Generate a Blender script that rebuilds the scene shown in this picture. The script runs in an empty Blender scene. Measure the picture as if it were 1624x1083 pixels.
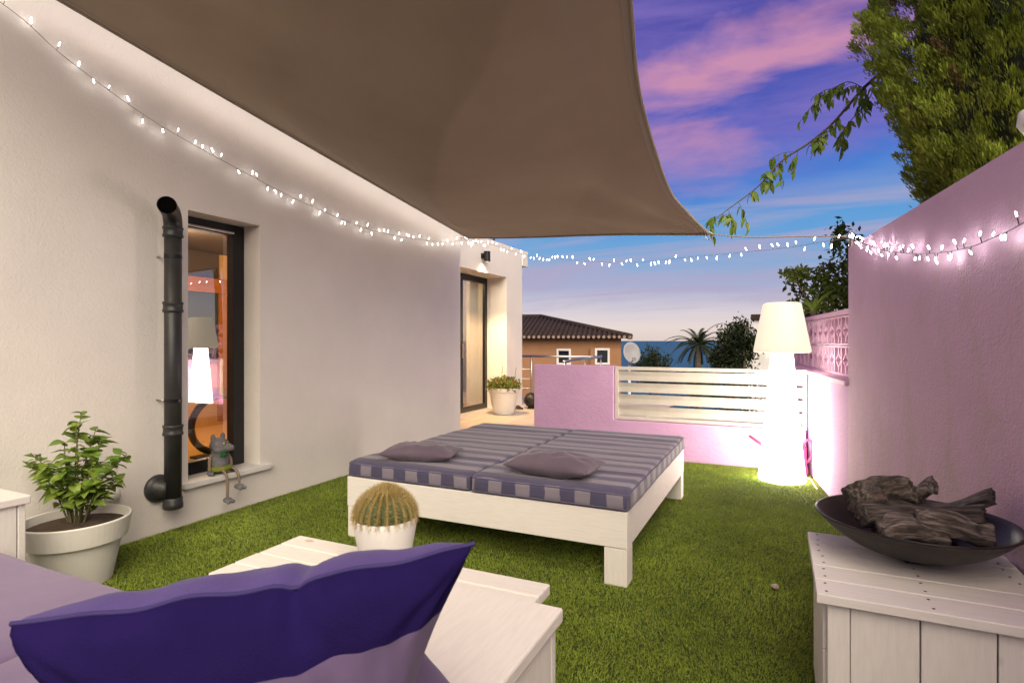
import bpy, bmesh, math, random
import numpy as np
from mathutils import Vector, Matrix, noise
random.seed(7); RNG = np.random.default_rng(11)
R = math.radians; PI = math.pi
scene = bpy.context.scene
COL = scene.collection

# ------------------------------------------------------------------ camera, sky, sun, exposure
cam_data = bpy.data.cameras.new('camera')
cam = bpy.data.objects.new('camera', cam_data); COL.objects.link(cam)
cam.location = (0, 0, 1.3); cam.rotation_euler = (R(90), 0, R(25.2))
cam_data.sensor_width = 36; cam_data.lens = 19.95; cam_data.shift_y = -0.0009
cam_data.clip_start = 0.02; cam_data.clip_end = 90000
cam_data.dof.use_dof = True; cam_data.dof.focus_distance = 3.6; cam_data.dof.aperture_fstop = 7.1
scene.camera = cam
vs = scene.view_settings
vs.view_transform = 'Standard'; vs.look = 'None'; vs.exposure = 2.3; vs.gamma = 1.0; vs.use_curve_mapping = False
scene.cycles.use_denoising = True
scene.cycles.max_bounces = 7; scene.cycles.diffuse_bounces = 3; scene.cycles.transmission_bounces = 4
scene.cycles.use_adaptive_sampling = True; scene.cycles.adaptive_threshold = .025
scene.cycles.sample_clamp_indirect = 4.0
scene.cycles.caustics_reflective = False; scene.cycles.caustics_refractive = False

SUN_DIR = Vector((0.42, -0.64, 0.64)).normalized()          # towards the sun (soft dusk light from behind right)
sun_d = bpy.data.lights.new('sun', 'SUN'); sun_d.energy = 1.18; sun_d.angle = R(60); sun_d.color = (1.0, 0.88, 0.66)
sun = bpy.data.objects.new('sun', sun_d); COL.objects.link(sun)
sun.rotation_euler = SUN_DIR.to_track_quat('Z', 'Y').to_euler(); sun.location = (3, -4, 8)


class NT:
    """small node tree helper"""
    def __init__(s, t): s.t = t; s.n = t.nodes; s.l = t.links
    def node(s, k, **kw):
        n = s.n.new(k)
        for a, v in kw.items(): setattr(n, a, v)
        return n
    def put(s, sock, v):
        if isinstance(v, bpy.types.NodeSocket): s.l.new(v, sock)
        elif v is not None: sock.default_value = v
    def math(s, op, a, b=None, c=None, clamp=False):
        n = s.node('ShaderNodeMath', operation=op, use_clamp=clamp)
        for i, v in enumerate((a, b, c)): s.put(n.inputs[i], v) if v is not None else None
        return n.outputs[0]
    def mix(s, f, a, b, blend='MIX'):
        n = s.node('ShaderNodeMix', data_type='RGBA', blend_type=blend)
        s.put(n.inputs[0], f)
        s.put(n.inputs[6], a if isinstance(a, bpy.types.NodeSocket) else (*a, 1)); s.put(n.inputs[7], b if isinstance(b, bpy.types.NodeSocket) else (*b, 1))
        return n.outputs[2]
    def ramp(s, f, stops, interp='LINEAR'):
        n = s.node('ShaderNodeValToRGB'); cr = n.color_ramp; cr.interpolation = interp
        while len(cr.elements) < len(stops): cr.elements.new(0.5)
        for e, (p, c) in zip(cr.elements, stops):
            e.position = p; e.color = (*c, 1) if len(c) == 3 else c
        s.put(n.inputs[0], f); return n.outputs[0]
    def noise(s, vec, scale, detail=3, rough=.5, dist=0, dim='3D'):
        n = s.node('ShaderNodeTexNoise', noise_dimensions=dim)
        n.inputs['Scale'].default_value = scale; n.inputs['Detail'].default_value = detail
        n.inputs['Roughness'].default_value = rough; n.inputs['Distortion'].default_value = dist
        if vec is not None: s.l.new(vec, n.inputs['Vector'])
        return n.outputs[0]
    def mapping(s, vec, scale=(1, 1, 1), loc=(0, 0, 0), rot=(0, 0, 0)):
        n = s.node('ShaderNodeMapping'); s.l.new(vec, n.inputs[0])
        n.inputs[1].default_value = loc; n.inputs[2].default_value = rot; n.inputs[3].default_value = scale
        return n.outputs[0]
    def sep(s, vec):
        n = s.node('ShaderNodeSeparateXYZ'); s.l.new(vec, n.inputs[0]); return n.outputs
    def comb(s, x, y, z):
        n = s.node('ShaderNodeCombineXYZ')
        for i, v in enumerate((x, y, z)): s.put(n.inputs[i], v)
        return n.outputs[0]
    def bump(s, h, strength, dist=.01):
        n = s.node('ShaderNodeBump'); n.inputs['Strength'].default_value = strength; n.inputs['Distance'].default_value = dist
        s.l.new(h, n.inputs['Height']); return n.outputs[0]


world = bpy.data.worlds.new('World'); scene.world = world; world.use_nodes = True
w = NT(world.node_tree); w.n.clear()
tc = w.node('ShaderNodeTexCoord'); dvec = tc.outputs['Generated']
sx, sy, sz = w.sep(dvec)
warp = w.math('MULTIPLY', w.math('SUBTRACT', w.noise(w.mapping(dvec, (2.2, 2.2, 7)), 1.6, 5, .55), .5), .11)
zz = w.math('ADD', sz, w.math('MULTIPLY', warp, w.math('MINIMUM', w.math('MULTIPLY', w.math('ABSOLUTE', sz), 5), 1)))
base = w.ramp(zz, [(0.0, (.80, .67, .62)), (.022, (.84, .73, .70)), (.05, (.70, .65, .73)), (.09, (.40, .43, .66)), (.135, (.19, .40, .71)),
                   (.20, (.085, .32, .71)), (.255, (.045, .20, .66)), (.32, (.085, .11, .53)), (.46, (.045, .05, .37)), (1, (.05, .05, .25))])
den = w.math('ADD', w.math('MAXIMUM', sz, 0), .16)
pl = w.comb(w.math('DIVIDE', sx, den), w.math('DIVIDE', sy, den), 0)
n1 = w.noise(w.mapping(pl, (.8, 1.25, 1), (2.99, .46, 0), (0, 0, R(-24))), 1.25, 6, .56, .5)
n2 = w.noise(w.mapping(pl, (.7, 1.6, 1), (8.3, 2.2, 0), (0, 0, R(-20))), 1.7, 7, .66, .6)
n3 = w.noise(w.mapping(pl, (.5, 1.5, 1), (1.4, 5.1, 0), (0, 0, R(-30))), 1.5, 7, .64, .7)
hi = w.ramp(sz, [(.20, (0, 0, 0)), (.31, (1, 1, 1))])
mauve = w.math('MULTIPLY', w.ramp(n2, [(.38, (0, 0, 0)), (.62, (1, 1, 1))]), hi)
c1 = w.mix(w.math('MULTIPLY', mauve, .62), base, (.27, .18, .56))
pinkm = w.math('MULTIPLY', w.ramp(n1, [(.49, (0, 0, 0)), (.66, (1, 1, 1))]), hi)
c2 = w.mix(w.math('MULTIPLY', pinkm, .92), c1, (.66, .29, .45))
lowb = w.ramp(sz, [(.03, (0, 0, 0)), (.09, (1, 1, 1)), (.2, (1, 1, 1)), (.27, (0, 0, 0))])
lav = w.math('MULTIPLY', w.math('MULTIPLY', w.ramp(n3, [(.42, (0, 0, 0)), (.64, (1, 1, 1))]), lowb), .78)
c3 = w.mix(lav, c2, (.44, .38, .58))
sky = w.node('ShaderNodeTexSky'); sky.sky_type = 'NISHITA'; sky.sun_disc = False
sky.sun_elevation = R(2.0); sky.sun_rotation = math.atan2(SUN_DIR.x, SUN_DIR.y)
c4 = w.mix(1.0, c3, w.mix(1.0, sky.outputs[0], (.02, .02, .02), 'MULTIPLY'), 'ADD')
bg = w.node('ShaderNodeBackground'); bg.inputs[1].default_value = 0.19
w.l.new(c4, bg.inputs[0])
wo = w.node('ShaderNodeOutputWorld'); w.l.new(bg.outputs[0], wo.inputs[0])

# ------------------------------------------------------------------ materials
MATS = {}


def mat(name, col, rough=.6, col2=None, vscale=4, vstretch=(1, 1, 1), lo=.35, hi=.7, bump=0, bscale=60, bstretch=(1, 1, 1), bdist=.004, spec=.4,
        metal=0, trans=0, attr=None, sheen=0, detail=4, subsurf=0):
    m = bpy.data.materials.new(name); m.use_nodes = True; MATS[name] = m
    t = NT(m.node_tree); b = t.n['Principled BSDF']
    oc = t.node('ShaderNodeTexCoord').outputs['Object']
    b.inputs['Roughness'].default_value = rough; b.inputs['Specular IOR Level'].default_value = spec; b.inputs['Metallic'].default_value = metal
    if sheen: b.inputs['Sheen Weight'].default_value = sheen
    if attr:
        a = t.node('ShaderNodeAttribute', attribute_name=attr); colsock = a.outputs['Color']
        t.l.new(colsock, b.inputs['Base Color'])
    elif col2:
        nz = t.noise(t.mapping(oc, vstretch), vscale, detail, .55)
        colsock = t.mix(t.ramp(nz, [(lo, (0, 0, 0)), (hi, (1, 1, 1))]), col, col2)
        t.l.new(colsock, b.inputs['Base Color'])
    else:
        colsock = None
        b.inputs['Base Color'].default_value = (*col, 1)
    if bump:
        t.l.new(t.bump(t.noise(t.mapping(oc, bstretch), bscale, 4, .6), bump, bdist), b.inputs['Normal'])
    if trans:
        tr = t.node('ShaderNodeBsdfTranslucent')
        if colsock: t.l.new(colsock, tr.inputs[0])
        else: tr.inputs[0].default_value = (*col, 1)
        mx = t.node('ShaderNodeMixShader'); mx.inputs[0].default_value = trans
        t.l.new(b.outputs[0], mx.inputs[1]); t.l.new(tr.outputs[0], mx.inputs[2])
        t.l.new(mx.outputs[0], t.n['Material Output'].inputs[0])
    return m


def emis(name, col, strength, base=(.8, .8, .78)):
    m = bpy.data.materials.new(name); m.use_nodes = True; MATS[name] = m
    b = m.node_tree.nodes['Principled BSDF']; b.inputs['Base Color'].default_value = (*base, 1)
    b.inputs['Emission Color'].default_value = (*col, 1); b.inputs['Emission Strength'].default_value = strength
    return m


def glass(name, tint=(.9, .93, .95), refl=.05):
    m = bpy.data.materials.new(name); m.use_nodes = True; MATS[name] = m
    t = NT(m.node_tree); t.n.remove(t.n['Principled BSDF'])
    tr = t.node('ShaderNodeBsdfTransparent'); tr.inputs[0].default_value = (*tint, 1)
    gl = t.node('ShaderNodeBsdfGlossy'); gl.inputs['Roughness'].default_value = .01
    lw_ = t.node('ShaderNodeLayerWeight'); lw_.inputs[0].default_value = .5
    fr = t.math('ADD', t.math('MULTIPLY', t.math('POWER', lw_.outputs['Facing'], 4.0), .85), refl, clamp=True)
    mx = t.node('ShaderNodeMixShader'); t.l.new(fr, mx.inputs[0]); t.l.new(tr.outputs[0], mx.inputs[1]); t.l.new(gl.outputs[0], mx.inputs[2])
    t.l.new(mx.outputs[0], t.n['Material Output'].inputs[0])
    return m


def wood(name, stretch):
    """white painted planks, worn, grain along one axis"""
    m = bpy.data.materials.new(name); m.use_nodes = True; MATS[name] = m
    t = NT(m.node_tree); b = t.n['Principled BSDF']
    oc = t.node('ShaderNodeTexCoord').outputs['Object']
    rnd = t.node('ShaderNodeObjectInfo').outputs['Random']
    off = t.node('ShaderNodeVectorMath', operation='ADD'); t.l.new(oc, off.inputs[0])
    t.l.new(t.comb(t.math('MULTIPLY', rnd, 31.7), t.math('MULTIPLY', rnd, 17.3), t.math('MULTIPLY', rnd, 7.7)), off.inputs[1])
    v = off.outputs[0]
    g = t.noise(t.mapping(v, stretch), 9, 6, .62, .4)
    c = t.mix(t.ramp(g, [(.36, (0, 0, 0)), (.6, (1, 1, 1))]), (.70, .665, .615), (.75, .715, .668))
    wear = t.noise(t.mapping(v, tuple(x * .6 + .4 for x in stretch)), 7, 6, .7, .6)
    c = t.mix(t.math('MULTIPLY', t.ramp(wear, [(.66, (0, 0, 0)), (.74, (1, 1, 1))]), .5), c, (.50, .38, .27))
    kn = t.node('ShaderNodeTexVoronoi', feature='F1'); kn.inputs['Scale'].default_value = 5.5
    t.l.new(t.mapping(v, tuple(1 if x > 2 else .55 for x in stretch)), kn.inputs['Vector'])
    c = t.mix(t.math('MULTIPLY', t.ramp(kn.outputs['Distance'], [(.055, (1, 1, 1)), (.10, (0, 0, 0))]), .6), c, (.36, .25, .16))
    t.l.new(c, b.inputs['Base Color'])
    b.inputs['Roughness'].default_value = .62; b.inputs['Specular IOR Level'].default_value = .3
    t.l.new(t.bump(g, .16, .003), b.inputs['Normal'])
    return m


def stucco(name, col, col2, grain=150, strength=.55, dist=.004, stain=None):
    m = bpy.data.materials.new(name); m.use_nodes = True; MATS[name] = m
    t = NT(m.node_tree); b = t.n['Principled BSDF']
    g = t.node('ShaderNodeNewGeometry').outputs['Position']
    big = t.noise(g, 1.3, 5, .6)
    c = t.mix(t.ramp(big, [(.3, (0, 0, 0)), (.7, (1, 1, 1))]), col, col2)
    if stain:
        st = t.noise(t.mapping(g, (2.2, 2.2, .9)), 2.6, 6, .66, .6)
        px, py, pz = t.sep(g)
        edge = t.math('ADD', st, t.math('MULTIPLY', t.math('SUBTRACT', 1.15, pz), .10))
        c = t.mix(t.math('MULTIPLY', t.ramp(edge, [(.50, (0, 0, 0)), (.72, (1, 1, 1))]), .55), c, stain)
    t.l.new(c, b.inputs['Base Color'])
    b.inputs['Roughness'].default_value = .88; b.inputs['Specular IOR Level'].default_value = .2
    h = t.math('ADD', t.noise(g, grain, 3, .6), t.math('MULTIPLY', t.noise(g, grain * .3, 3, .5), .8))
    t.l.new(t.bump(h, strength, dist), b.inputs['Normal'])
    return m


stucco('white_stucco', (.79, .745, .69), (.72, .68, .63), 170, .6, .005)
stucco('pink_stucco', (.64, .395, .62), (.565, .335, .545), 95, .75, .007)
stucco('stained_pink_stucco', (.71, .48, .62), (.64, .42, .55), 95, .8, .007, stain=(.53, .43, .38))
stucco('orange_stucco', (.34, .18, .095), (.29, .15, .078), 30, .3)
stucco('villa_white', (.74, .72, .70), (.64, .62, .6), 20, .2)
mat('pink_paint', (.66, .43, .56), .7, (.60, .37, .50), 8, bump=.3, bscale=120)
wood('wood_x', (1, 9, 9)); wood('wood_y', (9, 1, 9)); wood('wood_z', (9, 9, 1))
mat('white_metal', (.60, .56, .49), .38, (.54, .50, .435), 6)
mat('white_plastic', (.72, .70, .66), .42, (.66, .64, .60), 5, bump=.06, bscale=18)
mat('cream_pot', (.76, .74, .67), .5, (.70, .68, .61), 4, bump=.1, bscale=30)
mat('black_plastic', (.022, .022, .022), .42, (.035, .034, .032), 12, bump=.1, bscale=40)
mat('void_black', (.003, .003, .003), 1.0, spec=0)
mat('black_frame', (.012, .012, .013), .35)
mat('dark_metal', (.020, .019, .018), .42, (.045, .036, .03), 9, metal=.55, bump=.25, bscale=45)
mat('steel', (.55, .52, .48), .28, metal=1)
mat('sail_cloth', (.255, .19, .128), .9, (.225, .165, .11), 2.5, bump=.25, bscale=260, trans=.12, sheen=.1)
mat('hem', (.30, .245, .19), .9, bump=.2, bscale=200)
mat('turf', attr='Col', col=(0, 0, 0), rough=.62, spec=.25)
mat('turf_base', (.030, .065, .012), .9, (.05, .085, .02), 30, bump=.8, bscale=160, bdist=.02)
mat('tile', (.52, .44, .34), .42, (.44, .37, .29), 3, vstretch=(1, 6, 1), bump=.1, bscale=20)
mat('grout', (.33, .29, .24), .9)
mat('concrete', (.30, .28, .25), .9, (.24, .22, .2), 3, bump=.4)
mat('soil', (.050, .032, .020), .95, (.085, .058, .038), 26, bump=1, bscale=50, bdist=.02)
mat('bark', (.085, .062, .044), .9, (.14, .11, .08), 14, (1, 1, .3), bump=.8, bscale=30)
mat('stem', (.13, .10, .055), .8, (.10, .12, .04), 16)
mat('leaf', (.15, .25, .035), .38, (.09, .175, .024), 7, trans=.25)
mat('leaf_bright', (.24, .33, .05), .4, (.14, .22, .032), 5, trans=.3)
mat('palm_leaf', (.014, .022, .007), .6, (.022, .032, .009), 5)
mat('leaf_attr', attr='Col', col=(0, 0, 0), rough=.5, spec=.3, trans=.22)
mat('purple_fabric', (.015, .008, .070), .95, (.011, .006, .052), 9, bump=.6, bscale=300, bdist=.003, spec=.08)  # pillow cloth darkened, shade of the camera-side face put into the colour
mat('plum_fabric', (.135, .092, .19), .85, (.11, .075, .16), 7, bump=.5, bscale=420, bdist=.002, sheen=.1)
mat('lit_purple_fabric', (.075, .05, .19), .9, (.062, .04, .16), 9, bump=.5, bscale=420, bdist=.002, sheen=.1)  # same pillow cloth lightened, paints in the light on its far face
mat('lilac_fabric', (.215, .155, .27), .85, (.18, .13, .23), 7, bump=.5, bscale=420, bdist=.002, sheen=.2)
mat('mauve_fabric', (.11, .08, .11), .8, (.092, .067, .097), 9, bump=.35, bscale=330, bdist=.002, sheen=.25)
mat('piping_grey', (.10, .088, .15), .85)
mat('piping', (.035, .025, .12), .8)
mat('cactus_skin', (.035, .055, .012), .6, (.055, .075, .016), 22, bump=.2)
mat('spine', (.33, .23, .07), .6, (.46, .36, .16), 30)
mat('weave', (.05, .043, .04), .8, (.16, .14, .13), 90, bump=.9, bscale=130, bdist=.004)
mat('pink_plastic', (.36, .035, .105), .35, spec=.5)
mat('grey_ceramic', (.17, .165, .17), .7, (.095, .09, .095), 26, bump=.7, bscale=60, bdist=.006)
mat('rope', (.24, .175, .12), .9, bump=.7, bscale=120)
mat('eye_yellow', (.62, .55, .10), .3); mat('black_gloss', (.008, .008, .008), .2)
mat('green_glitter', (.02, .10, .03), .25, (.05, .22, .07), 60, metal=.4); mat('lime_cloth', (.20, .24, .02), .7, (.12, .15, .015), 60, bump=.5, bscale=90)
mat('stone', (.42, .37, .30), .9, (.30, .25, .2), 30, bump=.5)
mat('roof_tile', (.036, .019, .015), .9, (.018, .011, .009), 2.4, bump=.4)
mat('tile_edge', (.27, .2, .17), .9)
mat('window_dark', (.02, .025, .03), .12)
mat('dish', (.30, .30, .31), .5, (.25, .25, .27), 8)
mat('sea', (.022, .085, .165), .6, (.030, .10, .185), .02, vstretch=(.2, 1, 1), spec=.05)
mat('hill', (.030, .042, .018), .95, (.055, .06, .03), .4, bump=1, bscale=1.5, bdist=.5)
mat('room_wall', (.60, .40, .20), .8); mat('room_dark', (.055, .045, .05), .7)
mat('room_floor', (.58, .32, .10), .5, (.50, .26, .075), 3, (1, 8, 1)); mat('orange_wood', (.46, .19, .045), .5, (.38, .14, .035), 4, (9, 1, 9))
mat('blue_glass', (.03, .06, .10), .2); mat('curtain', (.66, .56, .40), .9, (.58, .48, .33), 3, (1, 14, 1), bump=.4, bscale=20, bstretch=(1, 1, .05))
glass('pane_glass', refl=.26); glass('table_glass', (.85, .9, .9))
emis('lamp_body', (1.0, .90, .75), 4.6); emis('lamp_shade', (1.0, .84, .62), .165, (.42, .38, .32))
emis('led', (1.0, .95, .92), 4.2); emis('led_bright', (1.0, .94, .93), 16.0); emis('warm_led', (1, .72, .36), 15.0)


def log_mat():
    m = bpy.data.materials.new('driftwood'); m.use_nodes = True; MATS['driftwood'] = m
    t = NT(m.node_tree); b = t.n['Principled BSDF']
    oc = t.node('ShaderNodeTexCoord').outputs['Object']
    rnd = t.node('ShaderNodeObjectInfo').outputs['Random']
    off = t.node('ShaderNodeVectorMath', operation='ADD'); t.l.new(oc, off.inputs[0]); t.l.new(t.comb(t.math('MULTIPLY', rnd, 9), rnd, 0), off.inputs[1])
    g = t.noise(t.mapping(off.outputs[0], (3, 22, 22)), 3, 7, .65, .3)
    k = t.noise(off.outputs[0], 16, 5, .6)
    c = t.ramp(g, [(.32, (.014, .009, .007)), (.46, (.05, .039, .033)), (.58, (.14, .115, .096)), (.72, (.27, .235, .205))])
    c = t.mix(t.ramp(k, [(.58, (0, 0, 0)), (.72, (1, 1, 1))]), c, (.10, .05, .03))
    c = t.mix(1.0, c, t.comb(*[t.math('ADD', .42, t.math('MULTIPLY', rnd, 1.15))] * 3), 'MULTIPLY')
    t.l.new(c, b.inputs['Base Color']); b.inputs['Roughness'].default_value = .85
    t.l.new(t.bump(g, 1.0, .012), b.inputs['Normal'])


log_mat()


def stripe_mat():
    m = bpy.data.materials.new('striped_cover'); m.use_nodes = True; MATS['striped_cover'] = m
    t = NT(m.node_tree); b = t.n['Principled BSDF']
    oc = t.node('ShaderNodeTexCoord').outputs['Object']; x, y, z = t.sep(oc)
    nrm = t.node('ShaderNodeTexCoord').outputs['Normal']; nx, ny, nz = t.sep(nrm)
    side = t.math('GREATER_THAN', t.math('ABSOLUTE', ny), .75)
    wob = t.math('MULTIPLY', t.math('SUBTRACT', t.noise(oc, 5, 4), .5), .034)
    co = t.math('ADD', t.math('ADD', t.math('MULTIPLY', x, side), t.math('MULTIPLY', y, t.math('SUBTRACT', 1, side))), wob)
    fr = t.math('FRACT', t.math('DIVIDE', co, .178))
    msk = t.ramp(fr, [(0, (0, 0, 0)), (.485, (0, 0, 0)), (.5, (1, 1, 1)), (.985, (1, 1, 1)), (1, (0, 0, 0))])
    fade = t.noise(oc, 3, 4)
    dark = t.mix(fade, (.040, .035, .085), (.072, .064, .118)); light = t.mix(fade, (.165, .142, .182), (.215, .188, .228))
    t.l.new(t.mix(msk, light, dark), b.inputs['Base Color']); b.inputs['Roughness'].default_value = .8; b.inputs['Sheen Weight'].default_value = .2
    cre = t.noise(t.mapping(oc, (1.0, 9, 1)), 2.6, 5, .6, .5)
    h = t.math('ADD', t.math('MULTIPLY', cre, 1.0), t.math('MULTIPLY', t.noise(oc, 350, 2), .05))
    t.l.new(t.bump(h, .5, .022), b.inputs['Normal'])


stripe_mat()


# ------------------------------------------------------------------ mesh helpers
def wloc(o):
    v = Vector((0, 0, 0))
    while o is not None:
        v += o.location; o = o.parent
    return v


class MB:
    def __init__(s): s.v = []; s.f = []; s.mi = []; s.cur = 0
    def add(s, vs, fs):
        o = len(s.v); s.v += [tuple(p) for p in vs]; s.f += [tuple(i + o for i in f) for f in fs]; s.mi += [s.cur] * len(fs); return s
    def box(s, x0, x1, y0, y1, z0, z1, M=None):
        p = [(x, y, z) for z in (z0, z1) for y in (y0, y1) for x in (x0, x1)]
        if M is not None: p = [M @ Vector(q) for q in p]
        return s.add(p, [(0, 2, 3, 1), (4, 5, 7, 6), (0, 1, 5, 4), (2, 6, 7, 3), (0, 4, 6, 2), (1, 3, 7, 5)])
    def prism(s, poly, z0, z1):
        n = len(poly)
        return s.add([(x, y, z0) for x, y in poly] + [(x, y, z1) for x, y in poly],
                     [tuple(range(n))[::-1], tuple(range(n, 2 * n))] + [(i, (i + 1) % n, n + (i + 1) % n, n + i) for i in range(n)])
    def lathe(s, prof, n=32, c=(0, 0, 0), axis='Z', cap0=True, cap1=True):
        vs = []
        for r, z in prof:
            for k in range(n):
                a = 2 * PI * k / n
                q = (r * math.cos(a), r * math.sin(a), z)
                if axis == 'X': q = (q[2], q[0], q[1])
                if axis == 'Y': q = (q[0], q[2], -q[1])
                vs.append((q[0] + c[0], q[1] + c[1], q[2] + c[2]))
        m = len(prof)
        fs = [(i * n + k, i * n + (k + 1) % n, (i + 1) * n + (k + 1) % n, (i + 1) * n + k) for i in range(m - 1) for k in range(n)]
        if cap0: fs.append(tuple(range(n))[::-1])
        if cap1: fs.append(tuple(range((m - 1) * n, m * n)))
        return s.add(vs, fs)
    def tube(s, pts, rad, n=8, caps=True):
        pts = [Vector(p) for p in pts]; m = len(pts)
        if not hasattr(rad, '__len__'): rad = [rad] * m
        vs = []; up = None
        for i, p in enumerate(pts):
            t = (pts[min(i + 1, m - 1)] - pts[max(i - 1, 0)]).normalized()
            if up is None:
                up = Vector((0, 0, 1)) if abs(t.z) < .9 else Vector((1, 0, 0))
            a = t.cross(up).normalized(); up = a.cross(t).normalized()
            for k in range(n):
                g = 2 * PI * k / n
                vs.append(p + (a * math.cos(g) + up * math.sin(g)) * rad[i])
        fs = [(i * n + k, i * n + (k + 1) % n, (i + 1) * n + (k + 1) % n, (i + 1) * n + k) for i in range(m - 1) for k in range(n)]
        if caps: fs += [tuple(range(n))[::-1], tuple(range((m - 1) * n, m * n))]
        return s.add(vs, fs)
    def grid(s, fn, nu, nv, closed_u=False):
        vs = [fn(i / (nu if closed_u else nu - 1), j / (nv - 1)) for j in range(nv) for i in range(nu)]
        fs = [(j * nu + i, j * nu + (i + 1) % nu, (j + 1) * nu + (i + 1) % nu, (j + 1) * nu + i) for j in range(nv - 1) for i in range(nu if closed_u else nu - 1)]
        return s.add(vs, fs)
    def mesh(s, name, mats, off=Vector((0, 0, 0)), smooth=False):
        me = bpy.data.meshes.new(name)
        me.from_pydata([(p[0] - off.x, p[1] - off.y, p[2] - off.z) for p in s.v], [], s.f)
        for k in (mats if isinstance(mats, (list, tuple)) else [mats]): me.materials.append(MATS[k])
        if max(s.mi, default=0): me.polygons.foreach_set('material_index', s.mi)
        bm = bmesh.new(); bm.from_mesh(me); bmesh.ops.recalc_face_normals(bm, faces=bm.faces); bm.to_mesh(me); bm.free()
        if smooth: me.polygons.foreach_set('use_smooth', [True] * len(me.polygons))
        return me
    def build(s, name, mats, parent=None, smooth=False, bevel=0, local=False, origin=None, angle=None):
        """vertices are in world coordinates unless local; the mesh origin goes to `origin` (default: parent's)"""
        pw = wloc(parent) if parent else Vector((0, 0, 0))
        if local: off = Vector((0, 0, 0)); loc = Vector((0, 0, 0)) if origin is None else Vector(origin)
        else:
            o = Vector(origin) if origin is not None else (pw if parent else (sum((Vector(p) for p in s.v), Vector()) / max(1, len(s.v))))
            off = o; loc = o - pw
        me = s.mesh(name, mats, off, smooth)
        return link(name, me, parent, loc, bevel)


def link(name, me, parent=None, loc=(0, 0, 0), bevel=0):
    ob = bpy.data.objects.new(name, me); COL.objects.link(ob); ob.parent = parent; ob.location = loc
    if bevel:
        b = ob.modifiers.new('bevel', 'BEVEL'); b.width = bevel; b.segments = 2; b.limit_method = 'ANGLE'; b.angle_limit = R(40)
    return ob


def tag(o, label, cat, group=None, kind=None):
    if label: o['label'] = label
    if cat: o['category'] = cat
    if group: o['group'] = group
    if kind: o['kind'] = kind
    return o


def thing(name, loc, label, cat, group=None, rotz=0):
    o = bpy.data.objects.new(name, None); COL.objects.link(o); o.location = loc; o.rotation_euler = (0, 0, rotz); o.empty_display_size = .1
    return tag(o, label, cat, group)


def structure(o): o['kind'] = 'structure'; return o


def boxo(name, m, parent, x0, x1, y0, y1, z0, z1, bevel=.003, origin=None):
    c = origin or ((x0 + x1) / 2, (y0 + y1) / 2, (z0 + z1) / 2)
    return MB().box(x0, x1, y0, y1, z0, z1).build(name, m, parent, bevel=bevel, origin=c)


def light(name, kind, loc, energy, color, parent=None, size=.05, **kw):
    d = bpy.data.lights.new(name, kind); d.energy = energy; d.color = color
    if kind in ('POINT', 'SPOT'): d.shadow_soft_size = size
    for k, v in kw.items(): setattr(d, k, v)
    o = bpy.data.objects.new(name, d); COL.objects.link(o); o.parent = parent; o.location = Vector(loc) - (wloc(parent) if parent else Vector())
    return o


def catmull(pts, n=10):
    pts = [Vector(p) for p in pts]; out = []
    P = [2 * pts[0] - pts[1]] + pts + [2 * pts[-1] - pts[-2]]
    for i in range(1, len(P) - 2):
        for k in range(n):
            t = k / n; a, b, c, d = P[i - 1], P[i], P[i + 1], P[i + 2]
            out.append(.5 * ((2 * b) + (c - a) * t + (2 * a - 5 * b + 4 * c - d) * t * t + (3 * b - a - 3 * c + d) * t ** 3))
    out.append(pts[-1]); return out


def curve_at(pts, t):
    x = t * (len(pts) - 1); i = min(int(x), len(pts) - 2); return pts[i].lerp(pts[i + 1], x - i)


def tri_cloud(name, V, F, colors, m, parent=None, loc=(0, 0, 0)):
    """V (n,k,3) polygons of k corners each; colors (n,3)"""
    n, k, _ = V.shape
    me = bpy.data.meshes.new(name)
    me.vertices.add(n * k); me.vertices.foreach_set('co', (V.reshape(-1, 3) - np.array(loc)).astype(np.float32).ravel())
    me.loops.add(n * k); me.loops.foreach_set('vertex_index', np.arange(n * k, dtype=np.int32))
    me.polygons.add(n); me.polygons.foreach_set('loop_start', np.arange(0, n * k, k, dtype=np.int32)); me.polygons.foreach_set('loop_total', np.full(n, k, dtype=np.int32))
    a = me.color_attributes.new('Col', 'FLOAT_COLOR', 'POINT')
    c = np.ones((n, k, 4), dtype=np.float32); c[:, :, :3] = colors[:, None, :]
    a.data.foreach_set('color', c.ravel())
    me.update(calc_edges=True); me.materials.append(MATS[m])
    ob = bpy.data.objects.new(name, me); COL.objects.link(ob); ob.parent = parent; ob.location = Vector(loc) - (wloc(parent) if parent else Vector())
    return ob


def unit(a): return a / (np.linalg.norm(a, axis=-1, keepdims=True) + 1e-9)


def leaf_cloud(name, C, dirs, length, width, colors, m='leaf_attr', parent=None, loc=(0, 0, 0)):
    """rhombic leaves at C pointing along dirs"""
    n = len(C); d = unit(dirs); r = unit(np.cross(d, RNG.normal(size=(n, 3))))
    L = (length * RNG.uniform(.6, 1.3, n))[:, None]; W = (width * RNG.uniform(.7, 1.3, n))[:, None]
    nrm = np.cross(d, r)
    V = np.stack([C, C + d * L * .5 + r * W * .5 - nrm * L * .06, C + d * L, C + d * L * .5 - r * W * .5 - nrm * L * .06], axis=1)
    return tri_cloud(name, V, None, colors, m, parent, loc)


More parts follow.
